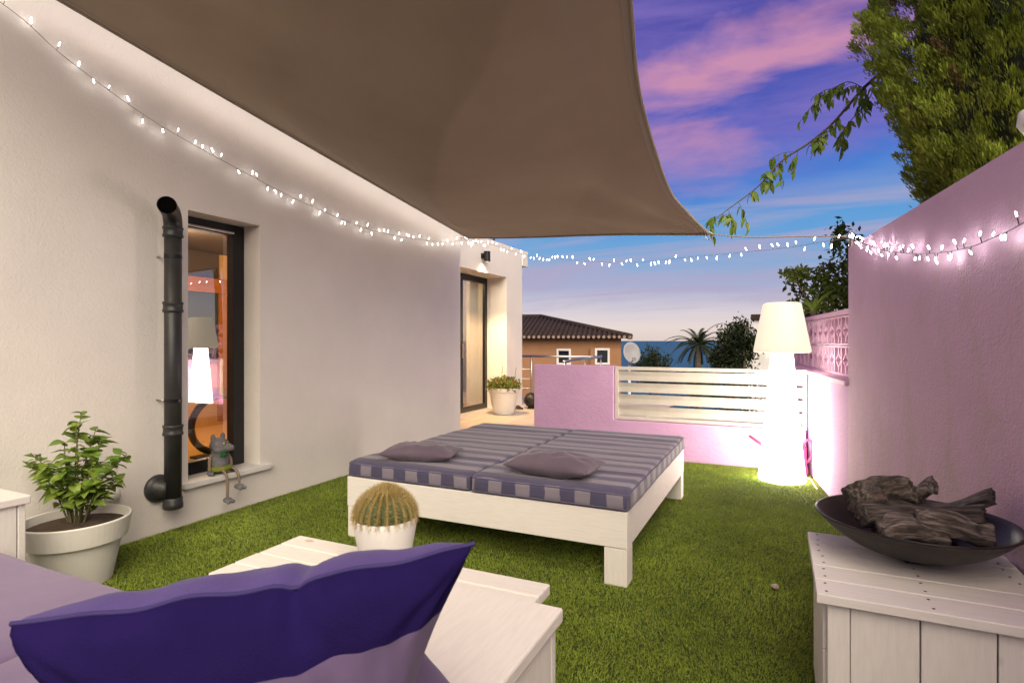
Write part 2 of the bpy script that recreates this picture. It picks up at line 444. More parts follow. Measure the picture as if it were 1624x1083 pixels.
def hole_wall(mb, ax, p0, p1, a0, a1, z0, z1, holes):
    """slab between p0 and p1 on axis ax, spanning a0..a1 and z0..z1, with rectangular holes (a,b,za,zb)"""
    As = sorted({a0, a1, *[h[0] for h in holes], *[h[1] for h in holes]}); Zs = sorted({z0, z1, *[h[2] for h in holes], *[h[3] for h in holes]})
    def q(p, a, z): return (p, a, z) if ax == 'X' else (a, p, z)
    def inh(a, z): return any(h[0] < a < h[1] and h[2] < z < h[3] for h in holes)
    for i in range(len(As) - 1):
        for j in range(len(Zs) - 1):
            if inh((As[i] + As[i + 1]) / 2, (Zs[j] + Zs[j + 1]) / 2): continue
            for p in (p0, p1): mb.add([q(p, As[i], Zs[j]), q(p, As[i + 1], Zs[j]), q(p, As[i + 1], Zs[j + 1]), q(p, As[i], Zs[j + 1])], [(0, 1, 2, 3)])
    def rim(a, b, za, zb):
        for (u0, w0, u1, w1) in ((a, za, b, za), (b, za, b, zb), (b, zb, a, zb), (a, zb, a, za)):
            mb.add([q(p0, u0, w0), q(p0, u1, w1), q(p1, u1, w1), q(p1, u0, w0)], [(0, 1, 2, 3)])
    rim(a0, a1, z0, z1)
    for h in holes: rim(*h)
    return mb


# ------------------------------------------------------------------ the setting
def RX(y): return 1.058 - .1256 * y          # inner face of the pink boundary wall
WN = Vector((1, .1256, 0)).normalized()      # pointing out through that wall
structure(MB().box(-9.5, 9, -6, 6.46, -2.6, -.012).build('terrace_slab', 'concrete'))
structure(MB().prism([(RX(6.46) + .05, 6.464), (9, 6.464), (9, 14), (.2, 14)], -2.6, -.02).build('garden_ground', 'soil'))
structure(MB().add([(-3.79, -5, 0), (RX(-5), -5, 0), (RX(6.31), 6.31, 0), (-3.79, 6.31, 0)], [(0, 1, 2, 3)]).build('turf_backing', 'turf_base'))
ter = structure(MB().box(-9.5, -1.9, 6.464, 11.6, -2.6, .055).build('upper_terrace', 'grout'))
me_tile = None
for i in range(5):
    for j in range(9):
        x0 = -4.84 + i * .6; y0 = 6.47 + j * .6
        if me_tile is None:
            me_tile = MB().box(.003, .597, .003, .597, 0, .014).mesh('tile', 'tile')
        t = link('floor_tile', me_tile, ter, Vector((x0, y0, .056)) - ter.location)


def hill_fn(u, v):
    x = -260 + 520 * u; y = 6.5 + (v ** 2) * 330
    z = -2.75 - max(0, y - 10) * .155 + 1.6 * noise.noise(Vector((x * .03, y * .03, 0))) * min(1, max(0, (y - 16) / 30))
    return (x, y, z)


structure(MB().grid(hill_fn, 60, 50).build('hillside', 'hill', smooth=True))
structure(MB().add([(-60000, 60, -50), (60000, 60, -50), (60000, 70000, -50), (-60000, 70000, -50)], [(0, 1, 2, 3)]).build('sea', 'sea'))

# artificial turf blades
N = 1500000
gx = RNG.uniform(-3.78, 1.0, N); gy = RNG.uniform(.3, 6.3, N)
dep = -.4258 * gx + .9048 * gy; latd = .9048 * gx + .4258 * gy
keep = (gx < 1.05 - .1256 * gy) & (dep > 1.2) & (np.abs(latd) < .93 * dep + .1) & ~((gx < -.55) & (gy < 1.35))
keep &= RNG.random(N) < np.clip(2.3 / dep, .38, 1)
gx, gy = gx[keep], gy[keep]; n = len(gx)
lowf = np.array([noise.noise(Vector((a * 2.2, b * 2.2, 3))) for a, b in zip(gx[::60], gy[::60])]); lowf = np.repeat(lowf, 60)[:n] if len(lowf) * 60 >= n else np.zeros(n)
pile = np.sin(gx * 3.1 + np.sin(gy * 2.3) * 1.2) * .5 + np.sin(gy * 4.7 + gx * 1.7) * .4
hgt = RNG.uniform(.008, .016, n); ang = RNG.uniform(0, 2 * PI, n)
lean = np.stack([np.cos(ang) * .008 + .004 * np.cos(pile * 2), np.sin(ang) * .008 - .006 + .003 * pile, hgt], 1)
base = np.stack([gx, gy, np.zeros(n) + .001], 1); wd = .0015
side = np.stack([-np.sin(ang), np.cos(ang), np.zeros(n)], 1) * wd
V = np.stack([base - side, base + side, base + lean], 1)
k = RNG.random(n)[:, None]; mott = (.95 + .12 * np.sin(gx * 9.1 + np.cos(gy * 7.7) * 2) * np.sin(gy * 8.3 + gx * 2) + .14 * np.sin(gx * 2.7 + 1.3 * np.sin(gy * 1.9)) * np.sin(gy * 3.1 + .8 * np.sin(gx * 4.3)) + .06 * np.sin(gx * 23 + 3 * np.sin(gy * 5)) * np.sin(gy * 19))[:, None]
colr = (np.array([.19, .285, .026]) * (1 - k) + np.array([.39, .46, .065]) * k) * mott
tan = RNG.random(n) < .07; colr[tan] = np.array([.20, .19, .07])
g = tri_cloud('artificial_grass', V, None, colr.astype(np.float32), 'turf'); tag(g, None, None, kind='stuff')
g['label'] = 'short green artificial grass covering the terrace floor'

# ------------------------------------------------------------------ the house
HW = -3.78
house = thing('house', (-3.9, 3.0, 0), 'white rendered house along the left with a tall window and a recessed glazed door', 'house')
WY0, WY1, WZ0, WZ1 = 2.654, 3.267, .30, 2.223
hole_wall(MB(), 'X', HW, HW - .30, -5.5, 6.441, 0, 4.3, [(WY0, WY1, WZ0, WZ1)]).build('wall', 'white_stucco', house)
PX = -4.45; DX = -4.84
MB().box(PX + .0, HW - .302, 6.15, 6.438, 0, 4.29).build('return_wall', 'white_stucco', house)
ew = hole_wall(MB(), 'X', PX, DX - .06, 6.15, 9.91, .03, 3.02, [(7.35, 9.225, .07, 2.44)]); ew.build('entrance_wall', 'white_stucco', house)
MB().box(-7.8, DX - .062, 9.72, 9.908, .03, 3.018).build('end_wall', 'white_stucco', house)
MB().box(-7.8, PX + .012, 9.912, 10.16, 2.73, 3.022).build('eaves_block', 'white_stucco', house, bevel=.006)
MB().box(-7.9, DX - .062, 6.15, 9.72, 2.9, 3.0).build('roof', 'white_stucco', house)
MB().box(-8.2, HW - .302, -5.5, 6.14, 4.2, 4.28).build('roof_slab', 'white_stucco', house)
# window
win = thing('window', (-3.96, 2.96, WZ0), None, None); win.parent = house; win.location -= house.location
for nm, y0, y1, z0, z1 in (('frame', WY0 + .002, WY0 + .075, WZ0 + .002, WZ1 - .002), ('frame', WY1 - .105, WY1 - .002, WZ0 + .002, WZ1 - .002),
                           ('frame', WY0 + .075, WY1 - .105, WZ0 + .002, WZ0 + .095), ('frame', WY0 + .075, WY1 - .105, WZ1 - .085, WZ1 - .002)):
    MB().box(-4.03, -3.955, y0, y1, z0, z1).build(nm, 'black_frame', win, bevel=.004)
MB().add([(-3.995, WY0 + .07, WZ0 + .09), (-3.995, WY1 - .10, WZ0 + .09), (-3.995, WY1 - .10, WZ1 - .08), (-3.995, WY0 + .07, WZ1 - .08)], [(0, 1, 2, 3)]).build('pane', 'pane_glass', win)
MB().box(-3.952, -3.935, WY0 + .004, WY1 - .11, WZ1 - .075, WZ1 - .060).build('blind_rail', 'steel', win, bevel=.002)
sill = MB().box(-3.95, -3.728, 2.60, 3.345, .262, .304).build('sill', 'villa_white', win, bevel=.006)
# recessed glazed door
door = thing('door', (DX, 8.3, .07), None, None); door.parent = house; door.location -= house.location
for y0, y1, z0, z1 in ((7.36, 7.44, .075, 2.435), (9.13, 9.222, .075, 2.435), (7.44, 9.13, .075, .165), (7.44, 9.13, 2.33, 2.435), (8.26, 8.34, .165, 2.33)):
    MB().box(DX - .05, DX, y0, y1, z0, z1).build('frame', 'black_frame', door, bevel=.004)
MB().box(DX - .03, DX - .024, 7.44, 8.26, .16, 2.335).build('pane', 'pane_glass', door)
MB().box(DX - .03, DX - .024, 8.34, 9.13, .16, 2.335).build('pane', 'pane_glass', door)
MB().box(DX, DX + .035, 8.29, 8.31, 1.0, 1.25).build('handle', 'steel', door, bevel=.004)


def cur(u, v): return (DX - .22 + .02 * math.sin(u * 46), 8.95 + .3 * u, .09 + 2.3 * v)


MB().grid(cur, 40, 3).build('curtain', 'curtain', house, smooth=True)
# rooms behind the glass
MB().box(-7.8, HW - .302, 1.2, 6.14, .02, .06).build('room_floor', 'room_floor', house)
MB().box(-7.8, HW - .302, 1.2, 6.14, 2.62, 2.68).build('room_ceiling', 'room_dark', house)
MB().box(-7.8, HW - .302, 1.1, 1.198, .02, 2.68).build('room_side_wall', 'room_wall', house)
MB().box(-7.8, PX - .05, 6.16, 6.24, .02, 2.68).build('room_side_wall', 'room_wall', house)
MB().box(-7.9, -7.802, 1.1, 6.24, .02, 2.68).build('room_back_wall', 'room_wall', house)
MB().box(-7.80, -7.74, 4.7, 6.1, 2.02, 2.24).build('lintel_beam', 'orange_wood', house, bevel=.006)
MB().box(-7.80, -7.74, 5.95, 6.1, .06, 2.018).build('jamb', 'orange_wood', house, bevel=.006)
MB().box(-7.80, -7.77, 4.9, 5.95, .95, 2.018).build('far_window', 'blue_glass', house)
MB().box(-7.80, -7.765, 4.9, 5.95, 2.242, 2.62).build('roller_blind', 'room_dark', house)
MB().box(-7.8, DX - .062, 6.242, 9.71, .02, .068).build('hall_floor', 'room_floor', house)
MB().box(-6.9, -6.8, 6.242, 9.71, .068, 2.9).build('hall_wall', 'room_wall', house)
MB().box(-6.8, -6.3, 8.2, 8.9, .068, .85).build('hall_cabinet', 'orange_wood', house, bevel=.005)
light('room_light', 'POINT', (-6.2, 4.2, 2.35), 50, (1, .62, .27), house, .12)
light('hall_light', 'POINT', (-5.7, 8.0, 2.5), 12, (1, .68, .34), house, .1)
dt = thing('dining_table', (-5.45, 4.2, .06), 'glass topped table on a dark hoop base seen through the window', 'table')
MB().lathe([(.62, 0), (.62, .014)], 40, (-5.45, 4.2, .74)).build('table_top', 'table_glass', dt, smooth=False)
MB().tube([(-5.45 + .02 * math.sin(a), 4.2 + .34 * math.cos(a), .41 + .30 * math.sin(a)) for a in [i * 2 * PI / 40 for i in range(41)]], .035, 10).build('hoop_base', 'dark_metal', dt, smooth=True)
MB().box(-5.60, -5.30, 3.95, 4.45, .06, .085).build('foot_plate', 'dark_metal', dt, bevel=.004)

# wall lamp over the door
wl = thing('wall_lamp', (PX, 8.30, 2.63), 'small black downlight glowing on the wall above the recessed door', 'lamp')
MB().box(PX + .001, PX + .03, 8.25, 8.35, 2.66, 2.74).build('bracket', 'black_frame', wl, bevel=.003)
MB().lathe([(.042, 2.60), (.055, 2.60), (.055, 2.77), (.0, 2.771)], 28, (PX + .09, 8.30, 0), cap0=False, cap1=False).build('housing', 'black_frame', wl, smooth=False)
MB().lathe([(.040, 2.615), (.040, 2.62)], 24, (PX + .09, 8.30, 0)).build('lens', 'warm_led', wl)
sp = light('downlight', 'SPOT', (PX + .09, 8.30, 2.605), 95, (1, .60, .28), wl, .03, spot_size=R(105), spot_blend=.5)

# black downpipe
dp = thing('downpipe', (-3.665, 2.467, .18), 'black plastic downpipe clipped to the white wall beside the window', 'pipe')
px, py = -3.665, 2.467
MB().tube([(px, py, .19), (px, py, 2.06)], .052, 24).build('pipe', 'black_plastic', dp, smooth=True)
el = [(px, py, 2.06)] + [(px + .085 * (1 - math.cos(a)) * .8, py - .085 * (1 - math.cos(a)) * .75, 2.06 + .085 * math.sin(a)) for a in (R(20), R(40), R(60), R(80))] + [(px + .17, py - .155, 2.155)]
MB().tube(el, [.056] * len(el), 24, caps=False).build('elbow', 'black_plastic', dp, smooth=True)
MB().lathe([(.050, 0), (.050, .004)], 24, (0, 0, 0), 'X').build('mouth_shade', 'void_black', dp, local=True, origin=Vector((px + .155, py - .142, 2.153)) - Vector(dp.location)).rotation_euler = (0, R(-8), R(-42))  # black disc paints the shade inside the open pipe end
for z in (.70, 1.52, 2.02):
    MB().lathe([(.0525, z - .035), (.061, z - .03), (.063, z - .018), (.058, z - .008), (.058, z + .02), (.063, z + .026), (.061, z + .036), (.0525, z + .04)], 24, (px, py, 0), cap0=False, cap1=False).build('coupling', 'black_plastic', dp, smooth=True)
MB().lathe([(.053, .18), (.061, .185), (.061, .215), (.058, .22), (.058, .25), (.0525, .255)], 24, (px, py, 0), cap0=True, cap1=False).build('end_socket', 'black_plastic', dp, smooth=True)
for z in (.90, 1.86):
    MB().lathe([(.0545, z - .011), (.0545, z + .011)], 24, (px, py, 0), cap0=False, cap1=False).build('clip', 'black_gloss', dp)
    MB().tube([(px - .05, py - .02, z), (HW + .001, py - .035, z)], .006, 8).build('clip_screw', 'steel', dp, smooth=True)
MB().lathe([(.092, -3.778), (.092, -3.755), (.07, -3.74), (.058, -3.735), (.058, -3.66)], 28, (0, 2.435, .31), 'X').build('wall_flange', 'black_plastic', dp, smooth=True)
tag(MB().lathe([(.030, HW + .001), (.040, HW + .006), (.042, HW + .05), (.034, HW + .062)], 20, (0, 2.13, .345), 'X').build('wall_box', 'cream_pot', smooth=True),
    'small cream round box on the wall behind the potted shrub', 'junction box')

# aerial on the roof
an = thing('aerial', (-5.4, 10.6, 2.0), 'thin television aerial standing behind the far end of the house roof', 'aerial')
MB().tube([(-5.0, 9.8, 2.9), (-5.0, 9.8, 3.5)], .022, 8).build('mast', 'dark_metal', an)
MB().tube([(-5.3, 9.6, 3.34), (-4.75, 10.0, 3.34)], .010, 6).build('boom', 'dark_metal', an)
for k in range(4):
    x = -5.25 + k * .15; y = 9.64 + k * .11
    MB().tube([(x - .12, y + .16, 3.345), (x + .12, y - .16, 3.345)], .007, 6).build('element', 'dark_metal', an)

# ------------------------------------------------------------------ pink walls
bw = thing('garden_wall', (-1.2, 6.37, 0), 'low pink rendered wall across the end of the terrace, stepped down under the slats', 'wall')
MB().prism([(-2.672, 0), (RX(6.3) - .002, 0), (RX(6.3) - .002, .405), (-1.695, .405), (-1.695, 1.012), (-2.672, 1.012)], 0, 1)
m = MB(); poly = [(-2.672, -.01), (RX(6.46) - .004, -.01), (RX(6.46) - .004, .405), (-1.695, .405), (-1.695, 1.012), (-2.672, 1.012)]; q = len(poly)
m.add([(x, 6.3, z) for x, z in poly] + [(x, 6.45, z) for x, z in poly], [tuple(range(q)), tuple(range(q, 2 * q))[::-1]] + [(i, (i + 1) % q, q + (i + 1) % q, q + i) for i in range(q)])
m.build('wall', 'pink_stucco', bw, bevel=.008)

rw = thing('boundary_wall', (.45, 4.6, 0), 'tall pink rendered wall on the right carrying string lights', 'wall')
def wall_poly(y0, y1, off0, off1): return [(RX(y0) + off0, y0), (RX(y1) + off0, y1), (RX(y1) + off1, y1), (RX(y0) + off1, y0)]
MB().prism(wall_poly(-5, 4.79, 0, .24), -.02, 1.975).build('wall', 'stained_pink_stucco', rw, bevel=.006)
lw = thing('low_wall', (.4, 5.6, 0), 'low pink wall with a ledge and pierced blocks behind the glowing lamp', 'wall')
MB().prism(wall_poly(4.792, 8.2, .002, .30), -.02, .965).build('wall', 'pink_stucco', lw)
MB().prism(wall_poly(4.794, 8.2, -.022, .31), .967, 1.003).build('coping', 'pink_paint', lw, bevel=.006)


def breeze_block():
    """250 mm pierced block: frame, split stem and diamond"""
    mb = MB(); S = .25; T = .07; e = .015
    mb.box(0, T, 0, e, 0, S); mb.box(0, T, S - e, S, 0, S); mb.box(0, T, e, S - e, 0, e); mb.box(0, T, e, S - e, S - e, S)
    def strip(pts, wdt):
        L = []
        for i, (y, z) in enumerate(pts):
            a = Vector(pts[max(0, i - 1)]); b = Vector(pts[min(len(pts) - 1, i + 1)]); d = (b - a).normalized(); L.append((y, z, -d.y * wdt / 2, d.x * wdt / 2))
        vs = []
        for (y, z, ny, nz) in L: vs += [(0.006, y + ny, z + nz), (0.006, y - ny, z - nz), (T - .006, y - ny, z - nz), (T - .006, y + ny, z + nz)]
        mb.add(vs, [(4 * i + a, 4 * i + (a + 1) % 4, 4 * i + 4 + (a + 1) % 4, 4 * i + 4 + a) for i in range(len(L) - 1) for a in range(4)])
    for sg in (-1, 1):
        pts = []
        for i in range(13):
            t = i / 12; z = e + t * (S - 2 * e); b = math.exp(-((t - .5) / .16) ** 2)
            pts.append((S / 2 + sg * (.006 + .088 * b), z))
        strip(pts, .014)
    return mb.mesh('breeze_block', 'pink_paint')


bb = breeze_block(); rz = math.atan(.1256)
dirw = Vector((-.1256, 1, 0)).normalized()
for i in range(12):
    for j in range(2):
        p = Vector((RX(4.83) + .125, 4.83, 1.004 + j * .256)) + dirw * (i * .256)
        link('breeze_block', bb, lw, p - lw.location).rotation_euler = (0, 0, rz)
MB().prism(wall_poly(4.80, 8.1, .115, .215), 1.518, 1.560).build('top_rail', 'pink_paint', lw, bevel=.004)
pil = MB().prism(wall_poly(8.1, 8.4, .0, .30), .8, 1.62).build('end_pillar', 'pink_paint', lw, bevel=.006)

# white slatted panel
fp = thing('slat_fence', (-.7, 6.37, .405), 'white louvred metal panel set into the low pink wall', 'fence')
fx0, fx1 = -1.688, .252
boxo('post', 'white_metal', fp, fx0, fx0 + .038, 6.335, 6.385, .409, 1.008)
boxo('post', 'white_metal', fp, fx1 - .038, fx1, 6.335, 6.385, .409, 1.008)
boxo('top_rail', 'white_metal', fp, fx0 + .038, fx1 - .038, 6.335, 6.385, .968, 1.006)
boxo('bottom_rail', 'white_metal', fp, fx0 + .038, fx1 - .038, 6.335, 6.385, .411, .446)
Mx = None
prof = [(-.056, -.010), (-.04, .006), (0, .012), (.04, .006), (.056, -.010), (.04, -.006), (0, -.0), (-.04, -.006)]
for k in range(4):
    zc = .518 + k * .129; mb = MB(); q = len(prof)
    rot = Matrix.Rotation(R(-74), 3, 'X')
    ring = [rot @ Vector((0, a, b)) for a, b in prof]
    mb.add([(fx0 + .039, p.y, p.z) for p in ring] + [(fx1 - .039, p.y, p.z) for p in ring], [tuple(range(q)), tuple(range(q, 2 * q))[::-1]] + [(i, (i + 1) % q, q + (i + 1) % q, q + i) for i in range(q)])
    mb.build('slat', 'white_metal', fp, local=True, origin=Vector((0, 6.36, zc)) - fp.location)

# ------------------------------------------------------------------ shade sail
A = [Vector(p) for p in ((-3.60, 6.33, 2.612), (-3.60, 3.16, 3.0), (-3.6, 1.79, 3.18), (-3.62, .70, 3.33))]
Lc = catmull(A, 12)
Rc = catmull([(-.53, 5.0, 2.19), (-.665, 4.70, 2.325), (-.755, 4.32, 2.46), (-.74, 3.36, 2.735), (-.62, 2.60, 2.875), (-.50, 1.9, 2.99), (-.36, 1.2, 3.10)], 10)
Fc = catmull([A[0], (-2.55, 5.78, 2.45), (-1.45, 5.30, 2.312), Rc[0]], 10)
Nc = catmull([A[-1], (-2.5, 1.12, 3.2), (-1.4, 1.22, 3.12), Rc[-1]], 10)


def sail_fn(u, v):
    l = curve_at(Lc, v); r = curve_at(Rc, v); f = curve_at(Fc, u); nn = curve_at(Nc, u)
    p = l.lerp(r, u) + f.lerp(nn, v) - (Fc[0].lerp(Fc[-1], u).lerp(Nc[0].lerp(Nc[-1], u), v))
    e = min(1, 9 * min(u, 1 - u, v, 1 - v))
    du, dv = (1 - u), v * 1.6
    ang = math.atan2(dv, du + 1e-4); rr = math.hypot(du, dv)
    fold = math.sin(ang * 7 + 1.2) * .035 * min(1, rr * 2.2) * math.exp(-rr * 1.1)
    wv = .012 * noise.noise(Vector((u * 3.5, v * 4, 2))) + .006 * noise.noise(Vector((u * 9, v * 7, 5)))
    fold -= .29 * max(0, 1 - abs(u - .08 - v) / .42) ** 1.15 * max(0, math.sin(PI * min(1, (u + v) / 2))) ** .7
    p.z += e * (fold + wv - .03 * math.sin(PI * u) * math.sin(PI * v))
    return p


ss = thing('shade_sail', (-3.6, 6.33, 2.61), 'taupe fabric shade sail stretched overhead from the house wall', 'shade sail')
MB().grid(sail_fn, 90, 90).build('canopy', 'sail_cloth', ss, smooth=True)


def edge_band(fn):
    MB().grid(fn, 3, 90).build('hem_band', 'hem', ss, smooth=True)


edge_band(lambda a, b: sail_fn(.014 * a, b) + Vector((0, 0, -.003))); edge_band(lambda a, b: sail_fn(1 - .016 * a, b) + Vector((0, 0, -.003)))
MB().tube([(-.53 + .03 * math.cos(g), 5.0 + .0 * g, 2.175 + .03 * math.sin(g)) for g in [i * PI / 8 for i in range(17)]], .004, 6).build('corner_ring', 'steel', ss, smooth=True)
for crv in (Lc, Rc, Fc):
    mb = MB(); mb.tube([p + Vector((0, 0, -.002)) for p in crv], .011, 8); mb.build('hem', 'hem', ss, smooth=True)
MB().tube(catmull([(-.53, 5.0, 2.19), (-.2, 4.93, 2.125), (.15, 4.87, 2.095), (.455, 4.80, 2.06)], 6), .005, 6).build('guy_rope', 'hem', ss, smooth=True)
MB().lathe([(.016, 1.975), (.016, 2.07), (.010, 2.08)], 12, (.47, 4.74, 0)).build('anchor_post', 'steel', ss, smooth=True)
MB().tube([(-3.60, 6.33, 2.612), (-3.76, 6.40, 2.63)], .005, 6).build('corner_rope', 'hem', ss, smooth=True)

# ------------------------------------------------------------------ string lights
bulb = MB().lathe([(.0015, -.034), (.0046, -.030), (.0046, -.010), (.0025, 0)], 6).mesh('bulb', 'led', smooth=True)
soc = MB().lathe([(.0042, -.002), (.0042, .012), (.002, .016)], 8).mesh('socket', 'black_plastic', smooth=True)


bulb2 = bulb.copy(); bulb2.materials[0] = MATS['led_bright']


def string(bmesh_, pts, label, spacing, group, jit=.03, seed=1, wire='hem', scale=1.0, up=.5):
    rnd = random.Random(seed); c = catmull(pts, 14); th = thing('string_lights', c[0], label, 'string lights', group)
    leads = []
    acc = 0.0; nxt = spacing * .5
    for a, b in zip(c, c[1:]):
        L = (b - a).length
        while acc + L > nxt:
            p0 = a.lerp(b, (nxt - acc) / L); sg = -1 if rnd.random() < up else 1
            p = p0 + Vector((rnd.uniform(-.3, .3) * jit, rnd.uniform(-.4, .4) * jit, sg * rnd.uniform(.15, 1) * jit)); leads.append((p0, p))
            o = link('bulb', bmesh_, th, p - Vector(th.location)); sc = scale * rnd.uniform(.85, 1.25); o.scale = (sc, sc, sc)
            o.rotation_euler = (rnd.uniform(-.5, .5), rnd.uniform(-.5, .5), rnd.uniform(0, 6))
            if sg > 0: o.rotation_euler.x += PI
            nxt += spacing * rnd.uniform(.55, 1.5)
        acc += L
    wm = MB(); wm.tube(c, .0020, 6)
    for p0, p1 in leads: wm.tube([p0, p1], .0018, 4)
    wm.build('wire', wire, th, smooth=True)
    return th


string(bulb, [(-3.73, -1.6, 3.75), (-3.73, .2, 3.42), (-3.73, 1.1, 3.22), (-3.73, 1.608, 3.073), (-3.73, 1.883, 2.926), (-3.73, 2.4, 2.739), (-3.72, 3.144, 2.579), (-3.72, 3.81, 2.474), (-3.72, 4.684, 2.413), (-3.72, 5.886, 2.498), (-3.72, 6.42, 2.614)],
       'string of small white lights draped down the white house wall', .095, 'strings of small white lights', seed=2, scale=.78)
string(bulb, [(-3.72, 6.42, 2.614), (-4.05, 7.35, 2.74), (-4.2, 8.16, 2.85), (-4.15, 9.1, 2.84), (-3.99, 9.3, 2.80), (-2.968, 8.329, 2.552), (-1.8, 7.553, 2.347), (-.951, 6.736, 2.253), (-.029, 5.844, 2.154), (.462, 4.859, 2.06)],
       'string of small white lights hanging across the open sky', .125, 'strings of small white lights', seed=5, scale=.95)
string(bulb2, [(.462, 4.80, 2.03), (.47, 4.5, 1.985), (.474, 4.334, 1.948), (.531, 3.874, 1.824), (.594, 3.378, 1.729), (.640, 3.008, 1.68), (.673, 2.747, 1.663), (.694, 2.578, 1.668), (.717, 2.398, 1.68), (.78, 1.9, 1.75), (.9, .8, 1.85)],
       'string of small white lights sagging along the tall pink wall', .055, 'strings of small white lights', seed=9, wire='black_plastic', scale=.5)

# ------------------------------------------------------------------ floor lamp and watering can
fl = thing('floor_lamp', (.024, 5.836, 0), 'tall glowing white plastic floor lamp with a tapered body and shade', 'lamp')
MB().lathe([(.17, .004), (.198, .012), (.203, .03), (.19, .12), (.165, .35), (.142, .6), (.122, .85), (.106, 1.05), (.096, 1.16), (.094, 1.21)], 48, (.024, 5.836, 0)).build('body', 'lamp_body', fl, smooth=True)
MB().lathe([(.06, 1.192), (.225, 1.188), (.241, 1.192), (.245, 1.205), (.240, 1.235), (.166, 1.625), (.158, 1.642), (.14, 1.65), (.0, 1.652)], 48, (.024, 5.836, 0), cap0=True, cap1=False).build('shade', 'lamp_shade', fl, smooth=True)
MB().tube(catmull([(.15, 5.98, .02), (.2, 5.98, .022), (.26, 5.9, .024), (.28, 5.7, .024), (.30, 5.55, .02)], 6), .004, 6).build('cord', 'white_plastic', fl, smooth=True)

wc = thing('watering_can', (.165, 6.12, 0), 'pink plastic watering can standing behind the glowing floor lamp', 'watering can')
MB().lathe([(.078, .012), (.088, .02), (.090, .06), (.083, .07), (.078, .12), (.074, .26), (.071, .29), (.066, .285), (.064, .05)], 32, (.165, 6.12, 0), cap1=True).build('body', 'pink_plastic', wc, smooth=True)
MB().tube(catmull([(.165 + .05, 6.13, .30), (.165 + .075, 6.13, .345), (.165 + .115, 6.14, .33), (.165 + .128, 6.14, .26), (.165 + .11, 6.14, .18), (.165 + .075, 6.13, .13)], 6), .0125, 10).build('handle', 'pink_plastic', wc, smooth=True)
MB().tube([(.165 - .05, 6.12, .09), (.0, 6.11, .17), (-.13, 6.10, .265), (-.27, 6.09, .36)], [.03, .024, .018, .013], 14).build('spout', 'pink_plastic', wc, smooth=True)

# ------------------------------------------------------------------ daybed
bd = thing('daybed', (-1.66, 3.93, 0), 'low wide white wooden daybed in the middle of the grass', 'daybed')
bx0, bx1, by0, by1 = -2.60, -.72, 2.95, 4.90
boxo('board', 'wood_x', bd, bx0, bx1, by0, by0 + .04, .203, .398, .004)
boxo('board', 'wood_x', bd, bx0, bx1, by1 - .04, by1, .203, .398, .004)
boxo('board', 'wood_y', bd, bx0, bx0 + .04, by0 + .041, by1 - .041, .203, .398, .004)
boxo('board', 'wood_y', bd, bx1 - .04, bx1, by0 + .041, by1 - .041, .203, .398, .004)
for x0 in (bx0 + .002, bx1 - .127):
    for y0 in (by0 + .003, by1 - .127): boxo('leg', 'wood_z', bd, x0, x0 + .125, y0, y0 + .124, 0, .2015, .005)
for k in range(14): boxo('slat', 'wood_x', bd, bx0 + .041, bx1 - .041, by0 + .08 + k * .13, by0 + .17 + k * .13, .372, .392, .002)


